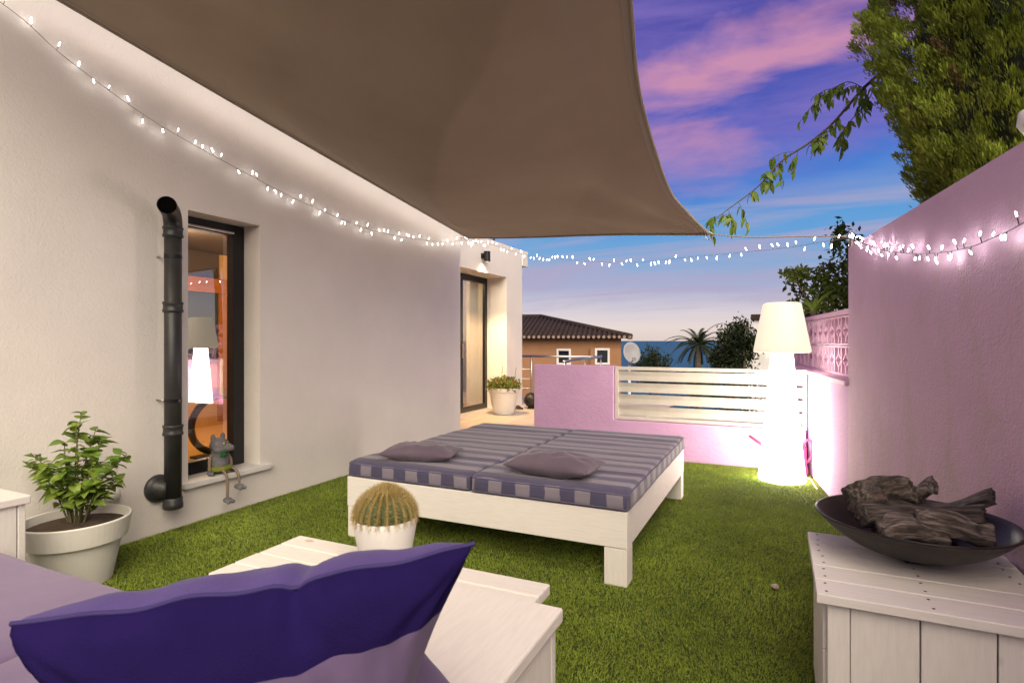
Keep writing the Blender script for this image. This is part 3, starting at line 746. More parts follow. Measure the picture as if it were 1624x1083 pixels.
def mattress(name, x0, x1, y0, y1, z0, z1, label):
    cx, cy, cz = (x0 + x1) / 2, (y0 + y1) / 2, z0
    w2, l2, hh = (x1 - x0) / 2, (y1 - y0) / 2, z1 - z0
    nx, ny, nzz = 26, 52, 6; r = .028
    mb = MB()
    def soft(x, y, z):
        # rounded box
        p = Vector((x, y, z)); c = Vector((max(-w2 + r, min(w2 - r, x)), max(-l2 + r, min(l2 - r, y)), max(r, min(hh - r, z))))
        d = p - c
        if d.length > 1e-6: p = c + d.normalized() * min(d.length, r)
        f = z / hh
        p.x += .006 * noise.noise(Vector((x * 4, y * 5, z * 9 + 3 * x0))) ; p.y += .006 * noise.noise(Vector((x * 7, y * 4, z * 9 + 7)))
        p.z += f * (.005 * noise.noise(Vector((x * 3, y * 9, 4 + x0))) - .008 * abs(math.sin(y * 8.0)) ** 18)
        return p
    xs = [-w2 + 2 * w2 * i / nx for i in range(nx + 1)]; ys = [-l2 + 2 * l2 * i / ny for i in range(ny + 1)]; zs = [hh * i / nzz for i in range(nzz + 1)]
    xs = [-w2, -w2 + .008, -w2 + .018] + xs[1:-1] + [w2 - .018, w2 - .008, w2]; ys = [-l2, -l2 + .008, -l2 + .018] + ys[1:-1] + [l2 - .018, l2 - .008, l2]
    def patch(fn, us, vs):
        a = len(us); mb.add([fn(u, v) for v in vs for u in us], [(j * a + i, j * a + i + 1, (j + 1) * a + i + 1, (j + 1) * a + i) for j in range(len(vs) - 1) for i in range(a - 1)])
    patch(lambda u, v: soft(u, v, hh), xs, ys); patch(lambda u, v: soft(u, v, 0), xs, ys)
    for sg in (-1, 1):
        patch(lambda u, v: soft(u, sg * l2, v), xs, zs); patch(lambda u, v: soft(sg * w2, u, v), ys, zs)
    me = mb.mesh(name, 'striped_cover', smooth=True)
    bm = bmesh.new(); bm.from_mesh(me); bmesh.ops.remove_doubles(bm, verts=bm.verts, dist=.0008); bmesh.ops.recalc_face_normals(bm, faces=bm.faces); bm.to_mesh(me); bm.free()
    me.polygons.foreach_set('use_smooth', [True] * len(me.polygons))
    o = link(name, me, None, (cx, cy, cz)); tag(o, label, 'mattress', 'striped mattresses on the daybed')
    for zz in (.010, hh - .010):
        loop = [(w2 - .008, y) for y in ys[2:-2]] + [(x, l2 - .008) for x in xs[2:-2][::-1]] + [(-w2 + .008, y) for y in ys[2:-2][::-1]] + [(x, -l2 + .008) for x in xs[2:-2]]
        pts = [soft(x * 1.02, y * 1.01, zz) for x, y in loop]; pts.append(pts[0])
        MB().tube(pts, .0042, 6, caps=False).build('piping', 'piping_grey', o, local=True, smooth=True)
    return o


mattress('striped_mattress', bx0 + .004, -1.665, by0 - .004, by1 + .01, .4, .508, 'purple striped mattress on the daybed half nearer the white house wall')
mattress('striped_mattress', -1.658, bx1 + .012, by0 - .012, by1 + .01, .4, .51, 'purple striped mattress on the daybed half nearer the glowing lamp')


def pillow_mesh(name, w2, l2, th, m, ear=.10, nu=40, nv=28, seed=0, wr=.006, n=2.4):
    mb = MB()
    for sg in (1, -1):
        def fn(u, v):
            s = -1 + 2 * u; t = -1 + 2 * v
            x = s * w2 * (1 - ear * (1 - t * t) * .6 * abs(s)); y = t * l2 * (1 - ear * (1 - s * s) * abs(t))
            prof = max(0, (1 - abs(s) ** n) * (1 - abs(t) ** n)) ** .55
            nz = wr * noise.noise(Vector((s * 3 + seed, t * 3, sg))) + wr * .6 * noise.noise(Vector((s * 8 + seed, t * 2.5, sg * 3)))
            return (x, y, sg * (prof * (th + nz * 2)))
        mb.grid(fn, nu, nv)
    me = mb.mesh(name, m, smooth=True)
    bm = bmesh.new(); bm.from_mesh(me); bmesh.ops.remove_doubles(bm, verts=bm.verts, dist=.0006); bmesh.ops.recalc_face_normals(bm, faces=bm.faces); bm.to_mesh(me); bm.free()
    me.polygons.foreach_set('use_smooth', [True] * len(me.polygons)); return me


p1 = link('pillow', pillow_mesh('pillow', .25, .155, .060, 'mauve_fabric', seed=1), None, (-2.16, 3.175, .560)); p1.rotation_euler = (0, 0, R(14))
tag(p1, 'plain mauve pillow on the mattress nearer the white house wall', 'pillow', 'mauve pillows')
p2 = link('pillow', pillow_mesh('pillow', .27, .16, .070, 'mauve_fabric', seed=5), None, (-1.20, 3.145, .574)); p2.rotation_euler = (R(2), 0, R(-4))
tag(p2, 'plain mauve pillow on the mattress nearer the glowing lamp', 'pillow', 'mauve pillows')

# ------------------------------------------------------------------ coffee table with cactus
ct = thing('coffee_table', (-1.38, 1.72, 0), 'low white plank coffee table standing in front of the daybed', 'table')
ys = [1.488, 1.606, 1.724, 1.842, 1.96]
for k in range(4): boxo('plank', 'wood_x', ct, -2.005, -.765, ys[k] + .0015, ys[k + 1] - .0015, .36, .400 + .0015 * (k % 2), .006)
boxo('apron', 'wood_x', ct, -1.94, -.83, 1.53, 1.555, .26, .359); boxo('apron', 'wood_x', ct, -1.94, -.83, 1.895, 1.92, .26, .359)
boxo('apron', 'wood_y', ct, -1.94, -1.915, 1.556, 1.894, .26, .359); boxo('apron', 'wood_y', ct, -.855, -.83, 1.556, 1.894, .26, .359)
for x0 in (-1.914, -.926):
    for y0 in (1.556, 1.824): boxo('leg', 'wood_z', ct, x0, x0 + .07, y0, y0 + .07, 0, .359, .004)
pm = MB(); pm.box(-.19, .19, -.12, .12, 0, .005)
pmo = pm.build('placemat', 'weave', local=True, origin=(-1.40, 1.715, .4025)); pmo.rotation_euler = (0, 0, R(8)); tag(pmo, 'dark woven mat on the white table under the cactus pot', 'placemat')

CP = (-1.395, 1.80, .4085)
cp = thing('cactus_pot', CP, 'tapered white pot holding the round cactus on the plank table', 'pot')
MB().lathe([(.078, 0), (.086, .004), (.098, .05), (.112, .12), (.120, .17), (.1215, .20), (.118, .203), (.113, .198), (.108, .16)], 48, CP, cap1=False).build('shell', 'white_plastic', cp, smooth=True)
MB().lathe([(.109, .165), (.109, .172)], 40, CP).build('soil', 'soil', cp)
CC = Vector((CP[0], CP[1], CP[2] + .205))
ca = thing('barrel_cactus', CC - Vector((0, 0, .03)), 'round green ribbed cactus with golden spines in the white pot', 'cactus')
NR = 22; rx, rzv = .112, .105


def cac(u, v):
    a = 2 * PI * u; t = -.55 + (1.0 + .55) * v; ph = t * PI / 2
    rr = math.cos(ph) * rx; rib = 1 + .075 * (abs(math.cos(a * NR / 2)) ** 1.0 - .5)
    zt = math.sin(ph) * rzv
    dim = -.012 * math.exp(-((rr / .03) ** 2)) if t > 0 else 0
    return (CC.x + rr * rib * math.cos(a), CC.y + rr * rib * math.sin(a), CC.z + zt + dim)


MB().grid(cac, NR * 8, 40, closed_u=True).build('body', 'cactus_skin', ca, smooth=True)
mb = MB(); rs = random.Random(3)
for i in range(NR):
    a0 = 2 * PI * i / NR
    for j in range(22):
        t = -.08 + 1.03 * (j / 21); ph = t * PI / 2
        rr = math.cos(ph) * rx * 1.04; p = Vector((CC.x + rr * math.cos(a0), CC.y + rr * math.sin(a0), CC.z + math.sin(ph) * rzv))
        nrm = Vector((math.cos(a0) * math.cos(ph), math.sin(a0) * math.cos(ph), math.sin(ph))); tan = Vector((-math.sin(a0), math.cos(a0), 0)); bt = nrm.cross(tan)
        mb.add([p + tan * .003 + bt * .006, p - tan * .003 + bt * .006, p - tan * .003 - bt * .006, p + tan * .003 - bt * .006], [(0, 1, 2, 3)])
        top = max(0, t - .45)
        for k in range(8 if t < .6 else 6):
            g = 2 * PI * k / 8 + rs.uniform(-.3, .3); d = (nrm * rs.uniform(.5, 1.0) + (tan * math.cos(g) + bt * math.sin(g)) * rs.uniform(.6, 1) * (1 - .5 * top) + Vector((0, 0, .5 * top))).normalized()
            L = rs.uniform(.018, .032) * (1 + .35 * top); s1 = d.cross(nrm + Vector((.01, .02, .03))).normalized() * .0013; s2 = d.cross(s1).normalized() * .0013
            mb.add([p + s1, p - s1 * .5 + s2, p - s1 * .5 - s2, p + d * L], [(0, 1, 3), (1, 2, 3), (2, 0, 3)])
o = mb.build('spines', 'spine', ca); o['kind'] = 'stuff'

# ------------------------------------------------------------------ foreground sofa
so = thing('sofa', (-1.8, .8, 0), 'white wooden sofa frame with box arms in the foreground', 'sofa')
def arm(x0, x1):
    boxo('arm_top', 'wood_y', so, x0, x1, .20, 1.405, .562, .600, .006)
    boxo('arm_panel', 'wood_x', so, x0 + .015, x1 - .015, 1.36, 1.39, 0, .561, .004)
    for k in range(4): boxo('arm_board', 'wood_z', so, x1 - .045, x1 - .015, .215 + k * .286, .215 + k * .286 + .283, 0, .561, .003)
    for k in range(4): boxo('arm_board', 'wood_z', so, x0 + .015, x0 + .045, .215 + k * .286, .215 + k * .286 + .283, 0, .561, .003)
arm(-.875, -.512); arm(-3.42, -3.075)
boxo('seat_base', 'wood_x', so, -3.085, -.862, .28, 1.235, .12, .28, .005)
boxo('back_board', 'wood_x', so, -3.085, -.862, .20, .235, .12, .74, .005)
for x0 in (-2.9, -1.95, -1.05): boxo('leg', 'wood_z', so, x0, x0 + .08, .35, .43, 0, .119); boxo('leg', 'wood_z', so, x0, x0 + .08, 1.1, 1.18, 0, .119)


def seat_cushion(x0, x1, label):
    def mk():
        w2, l2, hh, r = (x1 - x0) / 2, .50, .135, .04; mb = MB()
        def soft(x, y, z):
            p = Vector((x, y, z)); c = Vector((max(-w2 + r, min(w2 - r, x)), max(-l2 + r, min(l2 - r, y)), max(r, min(hh - r, z)))); d = p - c
            if d.length > 1e-6: p = c + d.normalized() * min(d.length, r)
            p.z += (z / hh) * (.012 * noise.noise(Vector((x * 2.5 + x0, y * 3, 1))) + .012 * (1 - (x / w2) ** 2) * (1 - (y / l2) ** 2)); return p
        xs = [-w2, -w2 + .013, -w2 + .027] + [-w2 + 2 * w2 * i / 26 for i in range(1, 26)] + [w2 - .027, w2 - .013, w2]; ys = [-l2, -l2 + .013, -l2 + .027] + [-l2 + 2 * l2 * i / 26 for i in range(1, 26)] + [l2 - .027, l2 - .013, l2]
        zs = [hh * i / 6 for i in range(7)]
        def patch(fn, us, vs):
            a = len(us); mb.add([fn(u, v) for v in vs for u in us], [(j * a + i, j * a + i + 1, (j + 1) * a + i + 1, (j + 1) * a + i) for j in range(len(vs) - 1) for i in range(a - 1)])
        patch(lambda u, v: soft(u, v, hh), xs, ys); patch(lambda u, v: soft(u, v, 0), xs, ys)
        for sg in (-1, 1): patch(lambda u, v: soft(u, sg * l2, v), xs, zs); patch(lambda u, v: soft(sg * w2, u, v), ys, zs)
        me = mb.mesh('seat_cushion', 'lilac_fabric', smooth=True)
        bm = bmesh.new(); bm.from_mesh(me); bmesh.ops.remove_doubles(bm, verts=bm.verts, dist=.0008); bmesh.ops.recalc_face_normals(bm, faces=bm.faces); bm.to_mesh(me); bm.free()
        me.polygons.foreach_set('use_smooth', [True] * len(me.polygons)); return me
    o = link('seat_cushion', mk(), None, ((x0 + x1) / 2, .76, .281)); tag(o, label, 'cushion', 'lilac seat cushions'); return o


seat_cushion(-3.065, -1.965, 'lilac seat cushion at the left end of the foreground sofa')
seat_cushion(-1.955, -.885, 'lilac seat cushion at the right end of the sofa, under the purple pillow')

# large purple pillow standing on the seat
TL = Vector((-.987, .42, .90)); TR = Vector((-.406, .748, .998))
U = (TR - TL).normalized(); Nn = Vector((U.y, -U.x, 0)).normalized(); Wv = U.cross(Nn) * -1
if Wv.z < 0: Wv = -Wv
Wv = (Wv + Nn * .55).normalized(); Nn = (Nn - Wv * Nn.dot(Wv)).normalized(); half = (TR - TL).length / 2 * 1.035; ctr = (TL + TR) / 2; HP = .285


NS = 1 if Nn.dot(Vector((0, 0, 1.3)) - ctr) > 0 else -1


def big_pillow():
    mb = MB(); nu, nv = 90, 70
    for sg in (1, -1):
        def fn(u, v):
            s = -1 + 2 * u; t = -1 + 2 * v
            rc = 1 - .05 * (abs(s) * abs(t)) ** 10
            x = rc * s * half * (1 - (.50 * (1 - abs(t)) ** .75 if s > 0 else .36 * (1 - abs(t)) ** 1.15) * abs(s) ** 1.4)
            sag = .016 * (1 - s * s) + .014 * math.exp(-((s - .17) / .045) ** 2)
            y = HP * t - (sag * max(0, t) ** 2 if t > 0 else -.03 * (1 - s * s) * t * t)
            prof = max(0, (1 - abs(s) ** (2.3 if s > 0 else 4.0)) * (1 - abs(t) ** 2.4)) ** .46
            nz = .007 * noise.noise(Vector((s * 2.2, t * 2.2, sg * 2))) + .004 * noise.noise(Vector((s * 9, t * 4, sg * 4)))
            dent = (-.040 * math.exp(-((s - .17 - .5 * (1 - t)) / .06) ** 2) + .008 * math.exp(-((s - .05) / .08) ** 2)) * max(0, t) ** 5 + .0025 * math.sin(s * 26 + t * 5) * max(0, t) ** 3 * abs(s) ** .5
            cor = math.exp(-((1 - abs(s)) ** 2 + (1 - t) ** 2) / .18); wrk = .010 * math.sin(15 * math.atan2(1 - t + .02, 1 - abs(s) + .02) + sg) * cor + .0035 * math.sin(21 * s + 6 * t + 2 * math.sin(5 * t)) * max(0, t) ** 2
            d = sg * prof * (wrk + .118 + nz * 1.6 + dent)
            e_ = max(0, t) ** 3 * (1 - s * s)
            return ctr + U * x + Wv * (y - HP + .003 * math.sin(s * 17) * e_) + Nn * (d + .004 * math.sin(s * 11 + 1) * e_)
        mb.grid(fn, nu, nv)
        k = (nu - 1) * (nv - 1)
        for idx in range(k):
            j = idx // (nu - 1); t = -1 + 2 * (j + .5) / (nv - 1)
            mb.mi[-k + idx] = (0 if sg * NS > 0 else 2) if t > .70 else 1  # camera side gets the shaded cloth colour, far side the lit one
    me = mb.mesh('purple_pillow', ['purple_fabric', 'plum_fabric', 'lit_purple_fabric'], ctr - Vector((0, 0, 2 * HP)), smooth=True)
    bm = bmesh.new(); bm.from_mesh(me); bmesh.ops.remove_doubles(bm, verts=bm.verts, dist=.0008); bmesh.ops.recalc_face_normals(bm, faces=bm.faces); bm.to_mesh(me); bm.free()
    me.polygons.foreach_set('use_smooth', [True] * len(me.polygons))
    o = link('purple_pillow', me, None, ctr - Vector((0, 0, 2 * HP)))
    seam = []
    for i in range(60):
        s = -1 + 2 * i / 59; sag = .016 * (1 - s * s) + .014 * math.exp(-((s - .17) / .045) ** 2)
        seam.append(ctr + U * (s * half * (1 - .052 * abs(s) ** 10)) + Wv * (-sag + .003 * math.sin(s * 17) * (1 - s * s)) + Nn * (.004 * math.sin(s * 11 + 1) * (1 - s * s)))
    MB().tube(seam, .0035, 6).build('seam', 'piping', o, smooth=True)
    return o


tag(big_pillow(), 'large dark purple pillow with pointed corners in the foreground', 'pillow')

# ------------------------------------------------------------------ fire table, bowl and logs
ft = thing('storage_box', (.43, 2.27, 0), 'white painted wooden box table against the pink wall at the right', 'table')
tx0, tx1, ty0, ty1, tz = .105, .735, 1.975, 2.60, .525
for k in range(5):
    w5 = (ty1 - ty0) / 5; boxo('plank', 'wood_x', ft, tx0, tx1, ty0 + k * w5 + .0012, ty0 + (k + 1) * w5 - .0012, tz - .03, tz + .001 * (k % 3), .003)
boxo('post', 'wood_z', ft, tx0 + .03, tx0 + .09, ty0 + .022, ty0 + .06, 0, tz - .031, .003)
for k in range(3): boxo('front_board', 'wood_z', ft, tx0 + .092 + k * .178, tx0 + .092 + k * .178 + .174, ty0 + .027, ty0 + .05, 0, tz - .031, .003)
for k in range(3): boxo('side_board', 'wood_y', ft, tx0 + .02, tx0 + .045, ty0 + .062, ty1 - .03, k * .165, k * .165 + .162, .003)
for k in range(3): boxo('back_board', 'wood_x', ft, tx0 + .047, tx1 - .02, ty1 - .055, ty1 - .03, k * .165, k * .165 + .162, .003)
nail = MB().lathe([(.0045, 0), (.0045, .0012)], 10).mesh('nail', 'dark_metal')
for k in range(5):
    for xx in (tx0 + .028, tx0 + .30, tx1 - .05):
        for yy in (.03, .095):
            link('nail', nail, ft, Vector((xx + .004 * ((k * 7) % 3), ty0 + k * .125 + yy, tz + .001 * (k % 3) - .0004)) - ft.location)
BC = Vector((.43, 2.435, tz + .004)); BR = .30; BH = .135
bo = thing('fire_bowl', BC, 'shallow black steel fire bowl on the white wooden box', 'fire bowl')
prof = [(.0, 0.004)] + [(BR * math.sin(a) / math.sin(R(62)), BH * (1 - math.cos(a)) / (1 - math.cos(R(62))) + .004) for a in [R(62) * i / 14 for i in range(1, 15)]]
inner = [(r - .004 if r > .01 else 0, z + .005) for r, z in prof][::-1]
MB().lathe([(.0001, prof[0][1])] + prof[1:] + [(BR + .008, BH + .006), (BR + .004, BH + .010)] + [(max(r, .0001), z) for r, z in inner], 72, BC, cap0=False, cap1=False).build('bowl', 'dark_metal', bo, smooth=True)
MB().lathe([(.055, -.004), (.06, .0), (.058, .010), (.05, .010), (.045, -.004)], 40, BC, cap0=False, cap1=False).build('foot_ring', 'dark_metal', bo, smooth=True)


def log_mesh(L, r0, r1, seed, bend=.03, flat=.8, split=False):
    mb = MB(); n = 26; m2 = 30; rs = random.Random(seed); b1 = rs.uniform(-bend, bend); b2 = rs.uniform(-bend, bend)
    cuts = [(rs.uniform(0, 2 * PI), rs.uniform(.42, .78)) for _ in range(3)]
    vs = []
    for j in range(m2):
        t = j / (m2 - 1); x = (t - .5) * L; rr = r0 + (r1 - r0) * t
        for i in range(n):
            a = 2 * PI * i / n; c, s = math.cos(a), math.sin(a)
            g = 1 + .18 * noise.noise(Vector((t * 2.2 + seed, c * 1.3, s * 1.3))) + .10 * noise.noise(Vector((t * 1.5, c * 4 + seed, s * 4))) + .08 * noise.noise(Vector((t * 6, c * 9, s * 9 + seed)))
            for ca_, cd_ in cuts:
                q_ = math.cos(a - ca_)
                if q_ > .05: g = min(g, (cd_ + .06 * noise.noise(Vector((t * 4, ca_, a * 2)))) / q_)
            y = rr * 1.18 * c * g; z = rr * 1.18 * s * g * flat
            if split and z < -.15 * rr: z = -.15 * rr + .1 * (z + .15 * rr)
            vs.append((x + .012 * noise.noise(Vector((c * 3, s * 3, seed + (j > m2 / 2)))) * (1 if j in (0, m2 - 1) else .2), y + b1 * math.sin(PI * t), z + b2 * math.sin(PI * t * 1.4)))
    fs = [(j * n + i, j * n + (i + 1) % n, (j + 1) * n + (i + 1) % n, (j + 1) * n + i) for j in range(m2 - 1) for i in range(n)]
    vs += [(-.5 * L + .006, b1 * 0, 0), (.5 * L - .006, 0, 0)]; c0 = len(vs) - 2
    fs += [(c0, (i + 1) % n, i) for i in range(n)] + [(c0 + 1, (m2 - 1) * n + i, (m2 - 1) * n + (i + 1) % n) for i in range(n)]
    mb.add(vs, fs); return mb.mesh('log', 'driftwood', smooth=True)


CAMR = Vector((.9048, .4258, 0)); CAMF = Vector((-.4258, .9048, 0))
def lp(r, f, z): return BC + CAMR * r + CAMF * f + Vector((0, 0, z))
logs = [  # (right, forward, up, length, r0, r1, yaw from camera right, pitch, roll, split, label)
    (-.085, -.105, .140, .20, .040, .034, -8, 4, 10, False, 'pale grey split log lying along the front rim of the fire bowl'),
    (.050, -.115, .158, .21, .034, .040, -24, -6, 40, True, 'brown knotty log at the front of the fire bowl, cut end facing left'),
    (-.09, -.02, .165, .24, .042, .036, 8, -4, 0, False, 'weathered log resting across the middle left of the pile'),
    (.045, -.05, .178, .27, .040, .028, -48, 10, 70, False, 'reddish brown knotted log slanting down the middle of the pile'),
    (-.105, .085, .205, .19, .046, .038, 30, -16, 20, False, 'rough barked log at the upper left of the pile'),
    (-.01, .10, .208, .19, .045, .040, -70, 22, 120, True, 'dark split log at the back top of the pile'),
    (.075, .11, .198, .20, .042, .036, -66, 18, 30, True, 'dark rounded log at the back right of the pile'),
    (.155, .02, .190, .25, .044, .036, -58, 20, 200, True, 'long dark split log leaning down to the right rim of the bowl'),
    (.04, .03, .10, .26, .05, .05, 10, 0, 0, False, 'dark log buried under the middle of the pile'),
    (-.03, .05, .098, .24, .045, .045, 60, 0, 0, False, 'dark log buried deep at the back of the pile'),
]
for i, (r, f, z, L, r0, r1, yaw, pit, roll, spl, lab) in enumerate(logs):
    o = link('log', log_mesh(L, r0 * 1.22, r1 * 1.22, 3.7 * i + 1.3, split=spl), None, lp(r, f, z - .012)); o.rotation_euler = (R(roll), R(-pit), R(25.2 + yaw)); tag(o, lab, 'log', 'logs in the fire bowl')

pe = MB().lathe([(.0, -.012)] + [(.022 * math.sin(a), -.012 * math.cos(a)) for a in [PI * i / 8 for i in range(1, 8)]] + [(.0, .012)], 12, (0, 0, 0), cap0=False, cap1=False)
pe.v = [(x * (1 + .3 * noise.noise(Vector((x * 60, y * 60, z * 60)))), y * (1 + .3 * noise.noise(Vector((y * 70, x * 60, 2)))), z) for x, y, z in pe.v]
tag(pe.build('pebble', 'stone', local=True, origin=(-.019, 3.24, .028), smooth=True), 'small pale pebble lying alone on the grass', 'pebble')


# ------------------------------------------------------------------ plants
def leaf_mesh(name, L, W, m, fold=.25, droop=.25, tip=1.6):
    mb = MB(); n = 6; vs = []
    for i in range(n + 1):
        t = i / n; ww = W * .5 * (math.sin(PI * min(1, t ** .75)) ** .9 if 0 < t < 1 else .02); x = t * L; z = -droop * L * t * t
        vs += [(x, -ww, z + fold * ww), (x, 0, z), (x, ww, z + fold * ww)]
    fs = []
    for i in range(n): fs += [(3 * i, 3 * i + 3, 3 * i + 4, 3 * i + 1), (3 * i + 1, 3 * i + 4, 3 * i + 5, 3 * i + 2)]
    return mb.add(vs, fs).mesh(name, m, smooth=True)


def aim(o, d, roll=0):
    q = Vector(d).to_track_quat('X', 'Z'); o.rotation_mode = 'QUATERNION'; o.rotation_quaternion = q @ Matrix.Rotation(roll, 3, 'X').to_quaternion()


# potted shrub by the house wall
PC = (-3.42, 1.765, 0)
pp = thing('plant_pot', PC, 'large cream pot with a deep rim standing by the white wall', 'pot')
MB().lathe([(.150, 0), (.160, .006), (.205, .235), (.232, .236), (.250, .345), (.246, .352), (.238, .350), (.222, .27)], 56, PC, cap1=False).build('shell', 'cream_pot', pp, smooth=False, bevel=.003)
MB().lathe([(.0, .322), (.08, .328), (.16, .315), (.226, .305)], 40, PC, cap0=False, cap1=False).build('soil', 'soil', pp, smooth=True)
sh = thing('potted_shrub', (PC[0], PC[1], .32), 'small leafy green shrub growing in the large cream pot', 'shrub')
lf = [leaf_mesh('leaf', .062, .046, 'leaf'), leaf_mesh('leaf', .070, .050, 'leaf_bright', .35, .4), leaf_mesh('leaf', .045, .032, 'leaf_bright', .2, .15)]
rs = random.Random(21); base = Vector((PC[0], PC[1], .315))
tips = [(-.27, .02, .30), (-.20, -.03, .36), (-.10, .05, .40), (.0, .03, .55), (.03, -.04, .50), (.06, .05, .47), (.12, .0, .42), (.19, .04, .34), (.26, -.02, .35), (-.14, -.06, .22), (.10, -.06, .20), (.2, .02, .22), (-.03, -.08, .30), (.02, .08, .33), (-.19, .04, .24)]
for (a, b, hgt) in tips:
    tip = base + CAMR * a * 1.1 + CAMF * b * 1.1 + Vector((0, 0, hgt * 1.08)); mid = base.lerp(tip, .5) + Vector((rs.uniform(-.03, .03), rs.uniform(-.03, .03), .04))
    path = catmull([base + CAMR * a * .12 + CAMF * b * .1 + Vector((0, 0, -.02)), mid, tip], 7)
    MB().tube(path, [.0055 - .0035 * i / (len(path) - 1) for i in range(len(path))], 6).build('stem', 'stem', sh, smooth=True)
    for k in range(30):
        t = .25 + .75 * (k + rs.random()) / 30; p = curve_at(path, min(t, 1)); g = rs.uniform(0, 2 * PI)
        d = Vector((math.cos(g), math.sin(g), rs.uniform(-.5, 1.1)))
        o = link('leaf', rs.choice(lf), sh, p - Vector(sh.location)); aim(o, d, rs.uniform(-.5, .5)); s = rs.uniform(.65, 1.3); o.scale = (s, s, s)

# pot by the door
P2 = (-4.20, 8.60, .071)
p2o = thing('plant_pot', P2, 'tall white tapered pot beside the glazed door', 'pot')
MB().lathe([(.17, 0), (.18, .006), (.245, .37), (.262, .372), (.268, .43), (.258, .436), (.245, .43), (.235, .36)], 48, P2, cap1=False).build('shell', 'white_plastic', p2o, bevel=.003)
MB().lathe([(.0, .40), (.24, .39)], 32, P2, cap0=False, cap1=False).build('soil', 'soil', p2o)
fp2 = thing('flowering_plant', (P2[0], P2[1], P2[2] + .4), 'straggly green flowering plant in the tall white pot by the door', 'plant')
n = 1500; a = RNG.uniform(0, 2 * PI, n); rr = .29 * np.sqrt(RNG.random(n)); zz_ = RNG.uniform(0, 1, n) ** 1.4 * .22
C = np.stack([P2[0] + rr * np.cos(a), P2[1] + rr * np.sin(a), P2[2] + .41 + zz_ * (1.1 - rr * 1.4)], 1)
cc = np.array([.09, .13, .018]) * (1 - RNG.random((n, 1))) + np.array([.21, .22, .035]) * RNG.random((n, 1)); red = RNG.random(n) < .04; cc[red] = (.35, .08, .05)
o = leaf_cloud('foliage', C, RNG.normal(size=(n, 3)) + np.array([0, 0, .6]), .045, .026, cc.astype(np.float32), parent=fp2, loc=P2); o['kind'] = 'stuff'
for (a, b, hgt, ln) in ((-.04, 0, .32, .02), (.16, .02, .30, .05), (.02, .05, .18, 0), (-.15, 0, .12, .05)):
    p0 = Vector(P2) + Vector((0, 0, .38)); p3 = p0 + CAMR * a + Vector((0, 0, hgt + .1))
    MB().tube(catmull([p0 + CAMR * a * .7, p0 + CAMR * (a + ln * .3) + Vector((0, 0, hgt * .6)), p3 + CAMR * ln], 5), .004, 6).build('stem', 'bark', fp2, smooth=True)

# black garden ball and cable coil
gb = thing('garden_ball', (-4.06, 9.45, .07), 'dark pierced round garden ornament on the terrace beside the house end', 'ornament')
mb = MB()
mb.grid(lambda u, v: (-4.06 + .135 * math.cos(2 * PI * u) * math.sin(PI * (.02 + .96 * v)) * (1 + .05 * noise.noise(Vector((u * 9, v * 9, 1)))), 9.45 + .135 * math.sin(2 * PI * u) * math.sin(PI * (.02 + .96 * v)), .225 - .135 * math.cos(PI * (.02 + .96 * v)) * (1 + .06 * noise.noise(Vector((u * 8, v * 8, 4))))), 32, 20, closed_u=True)
mb.build('ball', 'dark_metal', gb, smooth=True)
MB().lathe([(.07, .072), (.075, .08), (.06, .10)], 20, (-4.06, 9.45, 0)).build('foot', 'dark_metal', gb, smooth=True)
for k in range(5): MB().tube([Vector((-4.06, 9.45, .225)) + Vector((math.cos(g) * .137 * math.cos(k * .6), math.sin(g) * .137 * math.cos(k * .6), math.sin(g * 1.0 + k) * .05)) for g in [i * 2 * PI / 28 for i in range(29)]], .007, 6).build('band', 'dark_metal', gb, smooth=True)
tag(MB().tube([(-4.26 + (.10 - .0016 * i) * math.cos(i * .45) * 1.15, 9.25 + (.10 - .0016 * i) * math.sin(i * .45), .082 + .0011 * i) for i in range(46)], .011, 8).build('cable_coil', 'black_plastic', smooth=True), 'coil of black cable lying on the terrace between the ornament and the pot', 'cable')

# terrace railing
ra = thing('railing', (-3.9, 10.9, .07), 'stainless steel terrace railing behind the pink wall', 'railing')
MB().tube([(-5.6, 10.9, .975), (-3.18, 10.9, .975)], .024, 12).build('handrail', 'steel', ra, smooth=True)
MB().tube([(-3.18, 10.9, .985), (-2.98, 8.2, .975)], .024, 12).build('handrail', 'steel', ra, smooth=True)
for x in (-5.5, -4.68): MB().tube([(x, 10.9, .07), (x, 10.9, .955)], .018, 10).build('post', 'steel', ra, smooth=True)
for z in (.30, .50, .70): MB().tube([(-5.6, 10.9, z), (-4.68, 10.9, z)], .008, 8).build('bar', 'steel', ra, smooth=True)
for t in (.02, .5, .97): MB().tube([(-3.18 + .2 * t, 10.9 - 2.7 * t, .07), (-3.18 + .2 * t, 10.9 - 2.7 * t, .962)], .018, 10).build('post', 'steel', ra, smooth=True)

# satellite dish on its pole
sd = thing('satellite_dish', (-3.3, 13.9, -2), 'grey satellite dish on a pole beyond the white slats', 'dish')
mb = MB(); mb.lathe([(.0001, 0), (.08, .006), (.16, .025), (.22, .05), (.225, .052), (.22, .056), (.16, .031), (.0001, .006)], 36, cap0=False, cap1=False)
do = mb.build('dish', 'dish', sd, local=True, origin=Vector((-3.3, 13.9, .99)) - sd.location, smooth=True); do.rotation_euler = (R(72), 0, R(38)); do.scale = (1, 1.22, 1)
MB().tube([(-3.36, 13.98, -2.4), (-3.36, 13.98, .95)], .035, 10).build('mast', 'white_plastic', sd, smooth=True)
MB().tube([(-3.27, 13.8, .78), (-3.15, 13.58, .84)], .012, 8).build('feed_arm', 'dish', sd, smooth=True)
MB().box(-3.19, -3.11, 13.53, 13.61, .82, .90).build('feed_head', 'dish', sd, bevel=.01)


